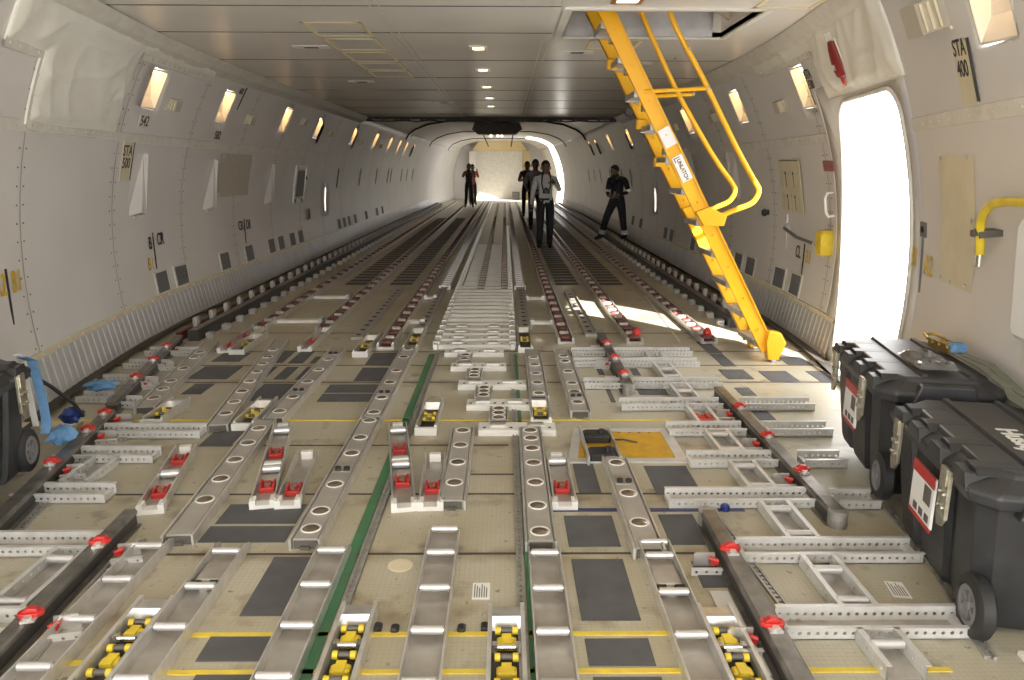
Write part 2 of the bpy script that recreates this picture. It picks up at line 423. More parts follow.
# cove moulding along both ceiling edges
for s in (-1,1):
    m = MB(); rows = []
    for i in range(0,78):
        y = -1.2+i*.25
        if y > CE: break
        p = wp(s,y,2.50,.006); q = Vector((s*(wx(y,CZ)-.10),y,CZ-.006)); rows.append([p,p.lerp(q,.5)+Vector((-s*.012,0,-.012)),q])
    m.strip(rows if s<0 else [r[::-1] for r in rows])
    for i in range(70):
        y = 6.6+i*.135
        if y < CE-.1: m.cyl(wp(s,y,2.53,.0),wp(s,y,2.53,.02),.011,6)
    trim(m,'trim')

# wall seams: a riveted lengthwise strip and vertical joints
for s in (-1,1):
    segs = [(-1.1,CE)] if s<0 else [(-1.1,4.62),(6.37,CE)]
    m = MB()
    for a,b in segs:
        n = int((b-a)/.4)+1
        m.strip([[wp(s,a+(b-a)*i/n,z,o) for z,o in ((1.782,.001),(1.785,.007),(1.855,.007),(1.858,.001))] for i in range(n+1)])
        n = int((b-a)/.13)
        for i in range(n):
            y = a+(i+.5)*.13; m.cyl(wp(s,y,1.82,.006),wp(s,y,1.82,.011),.008,6)
    trim(m,'trim')
    m = MB(); m.cur = 0
    for y in [2.7,4.95]+[4.95+1.57*i for i in range(1,8)]+[16.1+1.57*i for i in range(8)]:
        if s>0 and 4.5<y<6.1: continue
        zs = [.30+i*(2.2/12) for i in range(13)]
        m.strip([[wp(s,y-.006,z,.003),wp(s,y+.006,z,.003)] for z in zs])
    trim(m,'joint')
    m = MB()
    for y in [2.7,4.95]+[4.95+1.57*i for i in range(1,8)]:
        if s>0 and 4.5<y<6.1: continue
        for d in (-.045,.045):
            for i in range(18):
                z = .36+i*.12; m.cyl(wp(s,y+d,z,.0),wp(s,y+d,z,.005),.006,6)
    trim(m,'vent')
# corrugated kick panels with their riveted top strip
for s in (-1,1):
    for a,b in ([(-1.1,33.)] if s<0 else [(-1.1,4.62),(6.04,33.)]):
        m = MB(); rows = []; y = a; k = 0; pat = ((0,.012),(.040,.012),(.055,.018),(.090,.018),(.105,.012))
        pitch = .105 if a < 40 else .2
        while y < b:
            for dy,o in pat[:4]: rows.append([wp(s,y+dy,z,o if z < .29 else .012) for z in (.0,.03,.27,.30)])
            y += pitch
        m.strip(rows if s<0 else [r[::-1] for r in rows])
        TRIM[0] += 1
        o = struct('baseboard_'+SIDE[s] if 'baseboard_'+SIDE[s] not in bpy.data.objects else 'baseboard_%s_forward'%SIDE[s], m, 'kick')
    for a,b in ([(-1.1,CE)] if s<0 else [(-1.1,4.62),(6.08,CE)]):
        m = MB(); n = int((b-a)/.4)+1
        m.strip([[wp(s,a+(b-a)*i/n,z,o) for z,o in ((.285,.002),(.29,.02),(.325,.018),(.33,.002))] for i in range(n+1)])
        for i in range(int((b-a)/.21)):
            y = a+i*.21; m.cyl(wp(s,y,.308,.015),wp(s,y,.308,.026),.010,6)
        trim(m,'cream')
    # wall foot gutter
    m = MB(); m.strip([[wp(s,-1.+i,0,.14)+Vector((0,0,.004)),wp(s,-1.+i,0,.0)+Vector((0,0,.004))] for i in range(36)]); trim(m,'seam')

# floor joints (cross), painted lines, seat tracks and green strips
for y,x0,x1 in ((2.79,-1.2,3.),(3.37,-2.,3.),(4.03,-1.4,.3),(3.61,.1,.34),(5.33,-2.9,2.9),(5.82,-2.9,2.9),(6.30,-2.9,2.9),(7.04,-2.4,2.4)):
    m = MB(); m.box(x0,x1,y-.006,y+.006,0,.003); trim(m,'seam')
for y,x0,x1 in ((2.245,-.95,1.2),(2.05,-.95,1.7),(2.10,-1.62,-1.05),(4.47,-2.6,1.34)):
    m = MB(); m.box(x0,x1,y-.011,y+.011,0,.004); trim(m,'line')
for x0,x1,mt in ((-.372,-.325,'green'),(-.318,-.285,'track'),(.36,.385,'green'),(.325,.355,'track')):
    m = MB()
    if mt == 'green': m.box(x0,x1,1.2,6.2,0,.004)
    else:
        m.box(x0,x0+.010,1.2,6.2,0,.012); m.box(x1-.010,x1,1.2,6.2,0,.012); m.box(x0,x1,1.2,6.2,0,.005)
        for i in range(140): m.cyl(((x0+x1)/2,1.25+i*.035,.005),((x0+x1)/2,1.25+i*.035,.008),.008,6)
    trim(m,mt)
m = MB(); m.box(.50,1.40,3.175,3.205,0,.004); trim(m,'blue')
for x0,y0,x1,y1 in ((1.90,6.66,2.06,9.3),):                      # thin metal line on the right floor
    m = MB(); d = Vector((x1-x0,y1-y0,0)).normalized(); n = Vector((d.y,-d.x,0))*.01; a = Vector((x0,y0,.003)); b = Vector((x1,y1,.003))
    m.add([a-n,a+n,b+n,b-n],[(0,1,2,3)]); trim(m,'alu')
# slim seat track pieces along the diagonal guides on the left and by the near beams on the right
for x0,y0,x1,y1 in ((-1.24,2.05,-1.30,2.78),(-1.83,2.9,-2.02,3.85),(-1.95,4.1,-2.10,4.5),(1.30,2.3,1.24,3.2),(1.86,2.1,1.98,2.62),(2.0,2.7,2.08,3.2)):
    m = MB(); d = Vector((x1-x0,y1-y0,0)).normalized(); n = Vector((d.y,-d.x,0)); a = Vector((x0,y0,0)); b = Vector((x1,y1,0))
    for o in (-.014,.014):
        q = [a+n*(o-.005),a+n*(o+.005),b+n*(o+.005),b+n*(o-.005)]; m.add([(p.x,p.y,0) for p in q]+[(p.x,p.y,.012) for p in q],[(0,1,5,4),(1,2,6,5),(2,3,7,6),(3,0,4,7),(4,5,6,7)])
    L = (b-a).length
    for i in range(int(L/.03)): c = a+d*(i+.5)*.03; m.cyl((c.x,c.y,0),(c.x,c.y,.009),.009,6)
    trim(m,'track')
# sills of the right doorway
m = MB(); m.box(2.78,3.05,4.74,5.9,0,.02); trim(m,'steel')
# door edge trim: rubber seal round the opening
m = MB(); pts = [wp(1,y,z,.004) for y,z in door_edge(rrect(*DIN,.17,8))]; m.tube(pts+[pts[0]],.016,8); trim(m,'trim',True)
# window frames
for i,s in enumerate((-1,1)):
    m = MB(); pts = [wp(s,y,z,.004) for y,z in rrect(14.52,14.68,.75,1.23,.079,6)]; m.tube(pts+[pts[0]],.012,8)
    o = struct('window_%d'%(i+1), m, 'trim', True)

# unseen entry door leaf outside the doorway, sized to narrow the sun streak
m = MB(); rows = []
for k in range(9):
    z = .05+k*.25; x = wx(4.70,z)+.13; rows.append([(x,4.66,z),(x+.56,4.60,z),(x+.56,4.52,z),(x,4.58,z),(x,4.66,z)])
m.strip(rows); o = struct('unseen_door_1', m, 'wall')
m = MB(); m.tube([(3.15,4.68,1.3),(3.3,4.72,1.3),(3.45,4.66,1.3)],.02,8); h = part('door_handle', m, 'steel', o)
# ================================================================== WALL AND CEILING FIXTURES
def wall_light(side, i, a, b):
    z0,z1 = LZ.get((side,a),(2.07,2.41)); c = (a+b)/2; M = wf(side,c,(z0+z1)/2); w = (b-a)/2; h = (z1-z0)/2
    n = len(LIGHTS[side])
    lab = 'recessed warm lamp pocket high on the %s wall, %s from the camera'%(SIDE[side],ORD[i])
    t = thing('wall_light', lab, 'wall light', M=M, group='recessed lamps along the %s wall'%SIDE[side])
    # pocket: deep at the top, running out to nothing at the bottom, twisted like the moulded liner
    m = MB(); d = -.13
    A0,A1,A2,A3 = (-w,h,0),(w,h,0),(w*.9,h*.95,d),(-w*.9,h*.95,d)
    m.add([A0,A1,A2,A3,(-w,-h,0),(w,-h,0),(-w*.95,-h*.55,d*.45),(w*.95,-h*.55,d*.45)],[(0,1,2,3),(3,2,7,6),(6,7,5,4),(0,3,6,4),(1,5,7,2)])
    part('pocket', m, 'pocket', t)
    m = MB()
    for x0,x1,y0,y1 in ((-w-.012,-w,-h-.012,h+.012),(w,w+.012,-h-.012,h+.012),(-w,w,h,h+.012),(-w,w,-h-.012,-h)): m.box(x0,x1,y0,y1,0,.005)
    part('rim', m, 'trim', t)
    m = MB(); m.prism([(-.085,-.11),(.085,-.11),(.085,-.045),(-.085,-.045)],h*.93-.03,h*.93-.015,'y'); part('lens', m, 'lamp', t)
for s in (-1,1):
    for i,(a,b) in enumerate(LIGHTS[s]): wall_light(s,i,a,b)

def louver(side, y, z, sc, lab):
    t = thing('louver_vent', lab, 'air vent', M=wf(side,y,z), group='small louvred outlets beside the wall lamps')
    f = 1 if side<0 else -1
    m = MB(); m.prism([(-.17*sc*f,0),(.17*sc*f,0),(.13*sc*f,.07*sc),(-.05*sc*f,.07*sc)],-.07*sc,.07*sc,'y'); part('housing', m, 'beige', t)
    for k in range(3):
        m = MB(); x = (-.15+.035*k)*sc*f; m.box(min(x,x+.02*f*sc),max(x,x+.02*f*sc),-.06*sc,.06*sc,.02*sc+.014*k*sc,.03*sc+.016*k*sc); part('slat', m, 'cream', t)
    m = MB(); m.box(-.18*sc,.18*sc,-.085*sc,-.07*sc,0,.012); part('flange', m, 'trim', t)
for s,L in ((-1,((7.45,2.16),(9.65,2.16),(11.95,2.28),(13.9,2.2),(16.9,2.15),(19.7,2.15))),(1,((3.98,2.32),(7.3,2.15),(9.6,2.2),(11.7,2.2),(14.2,2.2)))):
    for i,(y,z) in enumerate(L):
        louver(s,y,z,1.15 if (s>0 and i==0) else .78,'grey wedge-shaped louvre vent on the %s wall beside the %s lamp from the camera'%(SIDE[s],ORD[i]))

def grille(side, y, z, w, h, lab):
    t = thing('air_grille', lab, 'air vent', M=wf(side,y,z), group='return air grilles above the %s kick panel'%SIDE[side])
    m = MB()
    for x0,x1,y0,y1 in ((-w/2-.03,-w/2,-h/2-.02,h/2+.02),(w/2,w/2+.03,-h/2-.02,h/2+.02),(-w/2,w/2,h/2,h/2+.02),(-w/2,w/2,-h/2-.02,-h/2)): m.box(x0,x1,y0,y1,0,.012)
    part('frame', m, 'trim', t)
    m = MB(); m.box(-w/2,w/2,-h/2,h/2,.001,.004)
    for i in range(10): x=-w/2+w*(i+.5)/10; m.box(x-.003,x+.003,-h/2,h/2,.004,.008)
    for i in range(7): y_=-h/2+h*(i+.5)/7; m.box(-w/2,w/2,y_-.003,y_+.003,.004,.007)
    part('mesh_panel', m, 'vent', t)
for s,L in ((-1,(7.47,7.95,9.22,10.12,11.1,11.58,12.2,12.7,15.7,16.2,16.7,17.4,18.8,20.4,21.3)),(1,(7.30,7.80,8.75,9.22,9.75,10.9,11.5,13.0,13.5,16.,17.))):
    for i,y in enumerate(L): grille(s,y,.44,.30,.20,'grey mesh air grille low on the %s wall, %s from the camera'%(SIDE[s],ORD[i]))

def plug(side, y, z, w, h, lab):
    t = thing('window_plug', lab, 'window cover', M=wf(side,y,z), group='blanked window covers on the %s wall'%SIDE[side])
    m = MB(); x0,x1 = -w/2,w/2
    k = 1 if side<0 else -1                                      # the thick edge stands at the far side
    q = [(-w/2*k,h/2,.003),(w/2*k,h/2,.003),(w/2*k,-h/2,.003),(-w/2*k,-h/2,.003),(w*.30*k,h/2-.02,.02),(w/2*k,h/2-.02,.05),(w/2*k,-h/2+.02,.075),(w*.05*k,-h/2+.05,.075)]
    fs = [(3,2,1,0),(0,1,5,4),(1,2,6,5),(2,3,7,6),(3,0,4,7),(4,5,6,7)]
    m.add(q, fs if k>0 else [f[::-1] for f in fs]); part('cover', m, 'wall', t, bevel=.006)
    m = MB(); m.box(-.02,.02,-h/2-.02,-h/2+.015,.004,.03); part('catch', m, 'cream', t)
for s,L in ((-1,((6.98,1.42),(8.80,1.38),(11.02,1.35))),(1,((9.4,1.5),(11.5,1.6)))):
    for i,(y,z) in enumerate(L): plug(s,y,z,.26,.60,'tall white window cover wedge on the %s wall, %s from the camera'%(SIDE[s],ORD[i]))
# dark slots further aft
for s,L in ((-1,(15.6,18.0,20.3,22.3,22.9,25.2,26.6,28.2)),(1,(17.3,18.6,20.2,20.7,22.8,24.4,26.))):
    for i,y in enumerate(L):
        t = thing('wall_slot', 'narrow dark upright slot in the far %s wall, %s from the camera'%(SIDE[s],ORD[i]), 'wall slot', M=wf(s,y,1.38), group='dark slots along the far %s wall'%SIDE[s])
        m = MB(); m.box(-.07,.07,-.26,.26,.001,.006); part('recess', m, 'seam', t)
        m = MB(); m.box(-.09,-.07,-.28,.28,0,.012); m.box(.07,.09,-.28,.28,0,.012); part('surround', m, 'trim', t)

# glazed panel with bright fixings on the left wall
M = wf(-1,12.75,1.32); t = thing('wall_cabinet_window', 'narrow glazed box with bright catches on the left wall past the third window cover', 'wall box', M=M)
m = MB()
for x0,x1 in ((-.36,-.28),(.28,.36)): m.box(x0,x1,-.30,.30,0,.03)
for y0,y1 in ((-.30,-.25),(.25,.30)): m.box(-.28,.28,y0,y1,0,.03)
part('frame', m, 'wmetal', t)
m = MB(); m.box(-.28,.28,-.25,.25,.002,.008); part('glass', m, 'vent', t)
for x,y in ((-.3,.27),(.3,.1),(-.32,-.27),(.1,-.28)): m = MB(); m.lathe([(.035,.03),(.035,.05),(.0,.055)],8,Matrix.Translation((x,y,0))); part('catch', m, 'steel', t)

# riveted access panel, left
M = wf(-1,9.62,1.48); t = thing('access_panel', 'beige square access panel screwed to the left wall under the second lamp', 'access panel', M=M)
m = MB(); m.strip([[tuple(M.inverted()@wp(-1,9.05+.19*i,1.22+.13*k,.008)) for i in range(7)][::1] for k in range(5)]); part('plate', m, 'beige', t)
for u in (-1,1):
    for v in (-1,1): m = MB(); m.lathe([(.02,0),(.02,.006),(.0,.010)],8,Matrix.Translation((u*.52,v*.23,.03))); part('screw', m, 'alu', t)
# small square box left
M = wf(-1,13.3,.78); single('wall_socket_box', MB().bbox(-.09,.09,-.08,.08,0,.03,.008), 'vent', 'small grey box on the left wall below the glazed box', 'wall box', M=M)

# writing on the walls
def sign(name, side, y, z, lab, bits, cat='wall marking', plate=None, M=None):
    t = thing(name, lab, cat, M=M or wf(side,y,z))
    if plate: w,h,mt,(px,py) = plate; m = MB(); m.box(px-w/2,px+w/2,py-h/2,py+h/2,.002,.010); part('plate', m, mt, t)
    for b in bits:
        if b[0]=='bar': m = MB(); m.box(b[1]-b[3]/2,b[1]+b[3]/2,b[2]-b[4]/2,b[2]+b[4]/2,.003,.0115); part('bar', m, b[5], t)
        else: lettering('lettering', b[0], b[3]*1.32, b[4], t, (b[1],b[2],.011), bold=.0016*b[3]/.1, sx=b[5] if len(b)>5 else 1.)
    return t
sign('station_marking', -1,4.71,.81,'yellow A2 and B1 split by an upright black bar, left wall above the black chest',[('A2',-.10,.02,.15,'yink',.7),('B1',.12,.02,.15,'yink',.7),('bar',0,-.06,.014,.36,'ink')])
sign('station_marking', -1,7.42,.76,'black B and CR letters with yellow B1 by a bar on the left wall',[('B',-.12,.08,.13,'ink',.8),('CR',.14,.10,.13,'ink',.8),('B1',-.16,-.12,.13,'yink',.8),('bar',-.03,0,.012,.36,'ink')])
sign('station_marking', -1,10.05,.74,'small black CR and DR letters by a bar further along the left wall',[('CR',-.15,.08,.13,'ink',.8),('DR',.15,.08,.13,'ink',.8),('bar',0,0,.012,.34,'ink')])
sign('station_placard', -1,6.74,1.62,'cream strip reading STA 500 with black bar on the left wall under the white blanket',[('STA',-.02,.09,.10,'ink',.8),('500',-.02,-.02,.10,'ink',.8),('bar',.10,.0,.016,.34,'ink')],'placard',(.20,.34,'cream',(-.01,0)))
sign('station_number', -1,6.93,1.97,'black number 542 under the first lamp on the left wall',[('542',0,0,.10,'ink',.9)],'placard',(.22,.12,'trim',(0,0)))
sign('station_number', -1,8.80,1.93,'small black number under the second lamp on the left wall',[('582',0,0,.10,'ink',.9)],'placard')
sign('station_placard', -1,9.05,2.38,'small dark placard with bar beside the second lamp on the left wall',[('600',-.04,.06,.08,'ink',.8),('bar',.09,-.02,.014,.28,'ink')],'placard')
sign('station_placard', 1,3.74,2.03,'cream strip reading STA 400 with dark bar on the right wall near the camera',[('STA',.0,.10,.085,'ink',.75),('400',.0,-.0,.085,'ink',.75),('bar',.10,-.01,.014,.30,'ink')],'placard',(.17,.30,'cream',(.01,-.02)))
sign('station_placard', 1,6.36,2.24,'cream strip reading STA 500 with dark bar left of the doorway lamp pouch',[('STA',.0,.09,.085,'ink',.75),('500',.0,.0,.085,'ink',.75),('bar',-.09,-.02,.014,.30,'ink')],'placard')
sign('station_marking', 1,7.17,.74,'black CL and yellow B1 split by a bar on the right wall below the lever',[('CL',-.16,.02,.13,'ink',.8),('B1',.14,.0,.13,'yink',.8),('bar',0,-.04,.012,.32,'ink')])
sign('station_marking', 1,4.55,.99,'yellow B1 and A2 split by a grey bar on the right wall past the doorway',[('B1',-.13,.02,.13,'yink',.75),('A2',.14,.0,.13,'yink',.75),('bar',0,-.01,.014,.34,'vent')])
sign('warning_label', 1,6.46,1.59,'faded red rectangular label beside the doorway',[],'label',(.24,.09,'faded',(0,0)))
t = sign('instruction_placard', 1,7.53,1.40,'large cream instruction placard with rows of small figures on the right wall',[('bar',0,.255,.6,.008,'ink')],'placard',(.66,.54,'cream',(0,0)))
t.matrix_world = t.matrix_world @ Matrix.Translation((0,0,.016))
for r in range(2):
    for c in range(5):
        m = MB(); x = -.24+.12*c; y = .13-.23*r; m.lathe([(.018,.003),(.018,.005)],8,Matrix.Translation((x,y,.008))); m.box(x-.006,x+.006,y-.14,y-.02,.003,.0115); part('figure', m, 'ink' if c%2 else 'beige', t)

# door lever with its yellow grip, white grab handle, small dark knobs
M = wf(1,7.15,.95); t = thing('door_lever', 'steel lever rod with yellow block grip on the right wall beside the doorway', 'lever', M=M)
m = MB(); m.lathe([(.05,0),(.05,.03),(.03,.05),(.0,.05)],12,Matrix.Translation((-.55,.02,0))); m.box(-.60,-.585,-.20,.16,0,.02); part('pivot', m, 'alu', t)
m = MB(); m.tube([(-.55,.02,.05),(-.1,-.03,.07),(.45,-.05,.06)],.016,8); part('rod', m, 'vent', t, True)
m = MB(); m.lathe([(.045,0),(.045,.06),(.02,.08)],10,Matrix.Translation((.42,-.05,0))); part('socket', m, 'alu', t)
m = MB(); m.bbox(.52,.70,-.13,.09,0,.10,.02); part('grip', m, 'yel', t)
M = wf(1,6.44,1.27); m = MB(); m.tube([(0,.10,0),(.0,.10,.05),(0,.06,.07),(0,-.06,.07),(0,-.10,.05),(0,-.10,0)],.012,8)
single('grab_handle', m, 'white', 'white grab handle at the far edge of the doorway', 'handle', M=M, smooth=True)
M = wf(1,8.3,1.1); m = MB(); m.lathe([(.03,0),(.03,.03),(.045,.04),(.03,.07),(0,.075)],10)
single('wall_button', m, 'blk', 'small black button on the right wall behind the ladder', 'button', M=M, smooth=True)

# right wall near the camera: long cream panel, grey square, yellow tube handle, white box edge
M = wf(1,4.02,1.28); t = thing('cover_panel', 'tall cream-yellow cover panel with rounded corners on the right wall past the doorway', 'access panel', M=M); IM = M.inverted()
m = MB(); m.strip([[tuple(IM@wp(1,4.26-.06*i,.93+.1*k,.012 if (0<i<8 and 0<k<7) else .002)) for i in range(9)] for k in range(8)]); part('plate', m, 'cream', t, True)
for i,(y,z) in enumerate(((4.2,1.62),(3.84,1.62),(4.2,.96),(3.84,.96),(3.8,1.3),(4.05,.95))): m = MB(); p = IM@wp(1,y,z,.012); m.lathe([(.012,0),(.012,.005),(0,.008)],8,Matrix.Translation(p)); part('screw', m, 'alu', t)
M = wf(1,4.55,1.20); t = thing('latch_plate', 'small grey square latch plate beside the cream cover panel', 'latch plate', M=M)
m = MB(); m.box(-.055,.055,-.045,.045,0,.008); part('plate', m, 'vent', t); m = MB(); m.lathe([(.018,.008),(.018,.016),(0,.018)],8); part('button', m, 'blk', t)
t = thing('tube_handle', 'bent yellow tube handle clamped to the right wall by the black chests', 'handle', M=wf(1,3.5,1.25)); IM = t.matrix_world.inverted()
q = lambda y,z,o: tuple(IM@wp(1,y,z,o))
m = MB(); m.tube([q(2.9,1.44,.09),q(3.25,1.435,.09),q(3.38,1.42,.09),q(3.46,1.38,.09),q(3.50,1.32,.09),q(3.52,1.17,.08)],.021,10); part('tube', m, 'yel', t, True)
m = MB(); m.cyl(q(3.52,1.17,.08),q(3.525,1.11,.08),.019,10); part('steel_tip', m, 'steel', t, True)
m = MB(); m.cyl(q(3.512,1.262,.085),q(3.512,1.295,.085),.028,10); m.box(-.09,.02,.0,.03,.0,.10); part('clamp', m, 'dark', t)
t = thing('wall_box', 'white box edge mounted on the right wall at the picture border', 'wall box', M=wf(1,3.05,1.10))
m = MB(); m.bbox(-.13,.13,-.26,.26,0,.09,.02); part('case', m, 'white', t); m = MB(); m.box(-.15,.15,-.62,-.27,0,.02); part('bracket', m, 'trim', t)

# insulation blankets
def cloth(name, side, y0, y1, z0, z1, ny, nz, lab, amp, seed, cut=None, edge=None):
    m = MB(); rows = []
    for k in range(nz+1):
        r = []
        for i in range(ny+1):
            y = y0+(y1-y0)*i/ny; z = z0+(z1-z0)*k/nz
            e = min(i,ny-i,k,nz-k)
            zz = min(z,CZ-.02)
            if edge: e = min(e,edge(y,z)/.02)
            wy = y+.25*noise.noise((y*1.1,z*1.3,seed+5)); wz = z+.2*noise.noise((z*1.7,y,seed+7))
            crease = (1-abs(noise.noise((wy*2.6+wz*1.4,wz*.9-wy*.5,seed))))**5+.8*(1-abs(noise.noise((wy*1.2-wz*2.6,wz*2.2+wy*.6,seed+11))))**6
            f = noise.noise((y*1.3+seed,z*1.6,seed))*.6+noise.noise((wy*6,wz*6,seed+3))*.12
            o = .006+amp*max(0,min(1,e/4))*(.45+.45*f+.55*crease)
            r.append(wp(side,y,zz,o))
        rows.append(r)
    n = ny+1; vs = [p for r in rows for p in r]; fs = []
    for k in range(nz):
        for i in range(ny):
            y = y0+(y1-y0)*(i+.5)/ny; z = z0+(z1-z0)*(k+.5)/nz
            if cut and cut(y,z): continue
            f = (k*n+i,k*n+i+1,(k+1)*n+i+1,(k+1)*n+i); fs.append(f if side<0 else f[::-1])
    m.add(vs,fs); return m
def blanket(side, lab, m, edges):
    t = tag(bpy.data.objects.new('insulation_blanket',None), lab, 'blanket'); C.objects.link(t)
    o = part('cloth', m, 'blanket', t, True); s = o.modifiers.new('t','SOLIDIFY'); s.thickness = .012; s.offset = 0
    for (a,b) in edges:
        (y0,z0),(y1,z1) = a,b; m = MB(); n = 8; d = Vector((y1-y0,z1-z0)).normalized(); q = (-d.y*.035,d.x*.035)
        rows = [[wp(side,y0+(y1-y0)*i/n+q[0]*j,z0+(z1-z0)*i/n+q[1]*j,.016 if abs(j)<1 else .004) for j in (-1,-.8,.8,1)] for i in range(n+1)]
        m.strip(rows); L = math.hypot(y1-y0,z1-z0)
        for i in range(int(L/.12)):
            f = (i+.5)*.12/L; m.cyl(wp(side,y0+(y1-y0)*f,z0+(z1-z0)*f,.014),wp(side,y0+(y1-y0)*f,z0+(z1-z0)*f,.022),.009,6)
        part('edge_strip', m, 'trim', t)
m = cloth('b',-1,4.45,8.10,1.84,2.61,150,40,'',.034,2.,cut=lambda y,z: (z<2.27 and y<4.94) or (y>6.42 and z<2.47), edge=lambda y,z: min(max(y-4.94,z-2.27),max(6.42-y,z-2.47)))
blanket(-1,'wrinkled white insulation blanket laced high on the near left wall',m,[((4.94,1.83),(6.44,1.83)),((4.45,2.26),(4.94,2.26)),((6.46,2.46),(8.1,2.47)),((4.94,1.83),(4.94,2.26))])
m = cloth('b',1,4.55,7.60,2.10,2.61,130,26,'',.036,5.,cut=lambda y,z: (y>6.05 and z<2.46), edge=lambda y,z: max(6.05-y,z-2.46))
blanket(1,'creased white insulation blanket over the right doorway',m,[((4.62,2.13),(6.05,2.13)),((6.08,2.45),(7.55,2.47)),((4.60,2.13),(4.60,2.55))])
# red sleeve hanging in a pocket over the door
M = wf(1,5.48,2.34); t = thing('escape_rope_pouch', 'dark red pouch hung over the doorway with white lettering and a red cord', 'pouch', M=M)
m = MB(); rows = [];
for v,w,d in ((.13,.045,.03),(.08,.05,.06),(0,.065,.08),(-.07,.075,.085),(-.12,.07,.07),(-.14,.03,.03)):
    rows.append([(w*math.cos(a),v,.05+d*.5*math.sin(a)) for a in [2*PI*i/12 for i in range(13)]])
m.strip(rows); part('sleeve', m, mat('pouch_red',(.20,.015,.018),.4), t, True)
lettering('lettering','PE',.055,'white',t,(.015,-.05,.094),bold=.001)
m = MB(); m.tube([(-.02,-.13,.06),(-.01,-.17,.06),(-.03,-.20,.05)],.008,6); m.tube([(.01,-.13,.06),(.0,-.18,.06)],.006,6); part('cord', m, 'red', t)
m = MB()
for x in (-.07,-.035,0,.035): m.box(x,x+.014,.13,.19,.05,.056)
m.box(-.085,.09,.125,.14,.045,.052); m.box(.08,.095,-.15,.13,.045,.052); part('pocket_edge', m, 'blanket', t)

# ceiling fixtures
def ceiling_light(x, y, w, d, lab, frame):
    t = thing('ceiling_light', lab, 'ceiling light', (x,y,CZ), group='square lamps along the ceiling centre')
    m = MB()
    for a,b,c,e in ((-w-.03,-w,-d-.03,d+.03),(w,w+.03,-d-.03,d+.03),(-w,w,d,d+.03),(-w,w,-d-.03,-d)): m.box(a,b,c,e,-.012,0)
    part('frame', m, frame, t); m = MB(); m.box(-w,w,-d,d,-.006,-.001); part('diffuser', m, 'lampw', t)
ceiling_light(1.07,5.08,.07,.10,'square ceiling lamp in a brown frame just ahead of the crew hatch','brown')
for i,y in enumerate((7.06,8.53,10.23,11.77,13.24)): ceiling_light(.04,y,.05,.07,'small lit ceiling lamp on the centre line, %s from the camera'%ORD[i],'trim')
for x,y,lab in ((-1.45,7.05,'slim grey vent plate on the left ceiling beside the ochre frames'),(-1.5,9.7,'slim grey vent plate on the left ceiling past the ochre frames'),(-.7,12.6,'slim grey vent plate on the ceiling left of the centre lamps'),(.95,7.3,'slim grey vent plate on the ceiling left of the crew ladder'),(1.62,8.0,'slim grey vent plate on the ceiling behind the handrails')):
    t = thing('ceiling_vent', lab, 'air vent', (x,y,CZ), group='slim vents in the ceiling panels')
    m = MB(); m.box(-.16,.16,-.07,.07,-.006,0); part('plate', m, 'trim', t); m = MB(); m.box(-.06,.06,-.03,.03,-.010,-.006); part('slot', m, 'seam', t)
k = 0
for x0,x1,L in ((-1.25,-.79,((5.90,6.50),(6.62,7.22),(7.34,7.94),(8.05,8.60),(8.68,9.25))),(1.0,1.45,((6.62,7.1),)),(1.95,2.35,((4.95,5.35),))):
    for a,b in L:
        m = MB()
        for q in ((x0,x0+.03,a,b),(x1-.03,x1,a,b),(x0,x1,a,a+.035),(x0,x1,b-.035,b)): m.box(*q,CZ-.004,CZ-.001)
        m.cur = 0
        single('panel_outline', m, 'mark', 'ochre outlined rectangle on the ceiling, %s'%(['nearest the camera on the left','second of the left row','third of the left row','fourth of the left row','last and farthest of the left row','behind the ladder top','at the right corner over the hatch'][k]), 'ceiling marking', 'ochre outlines on the ceiling panels'); k += 1
# grey quilt hanging on the far side of the hatch well
m = MB(); rows = []
for i in range(25):
    x = HX0+.02+(HX1-HX0-.1)*i/24; rows.append([(x,HY1-.018-.008*math.sin(i*.9)-.004*math.sin(j*1.7+i),CZ+.0+.62*j/8) for j in range(9)])
m.strip(rows); o = single('hatch_quilt', m, 'quilt', 'grey quilted curtain lining the far side of the crew hatch', 'curtain', smooth=True); s = o.modifiers.new('t','SOLIDIFY'); s.thickness=.015
m = MB(); m.prism([(1.72,2.90),(2.04,2.70),(2.04,3.1)],6.2,6.24,'y'); single('hatch_flap', m, 'beige', 'brown-grey triangular flap at the right end of the crew hatch','flap')

# far aft: dark box under the ceiling on two struts
t = thing('overhead_box', 'dark box hung under the far ceiling on two thin struts', 'overhead box', (.02,25,2.62))
m = MB(); m.prism([(-.72,.40),(.72,.40),(.82,.22),(.62,.05),(-.62,.05),(-.80,.20)],-.35,.35,'y'); part('case', m, 'dark', t)
for x,dx in ((-.45,.14),(.52,-.05)): m = MB(); m.tube([(x,.3,.06),(x+dx,1.2,-.28)],.02,6); part('strut', m, 'blk', t)
for x in (-.2,.02,.15): m = MB(); m.cyl((x,.36,.0),(x,.36,.05),.04,8); part('lamp', m, 'lampw', t)
single('equipment_case', MB().bbox(-.2,.2,-.15,.15,0,.42,.02), 'dark', 'small dark case standing at the foot of the far end wall', 'case', loc=(.86,40.2,0))
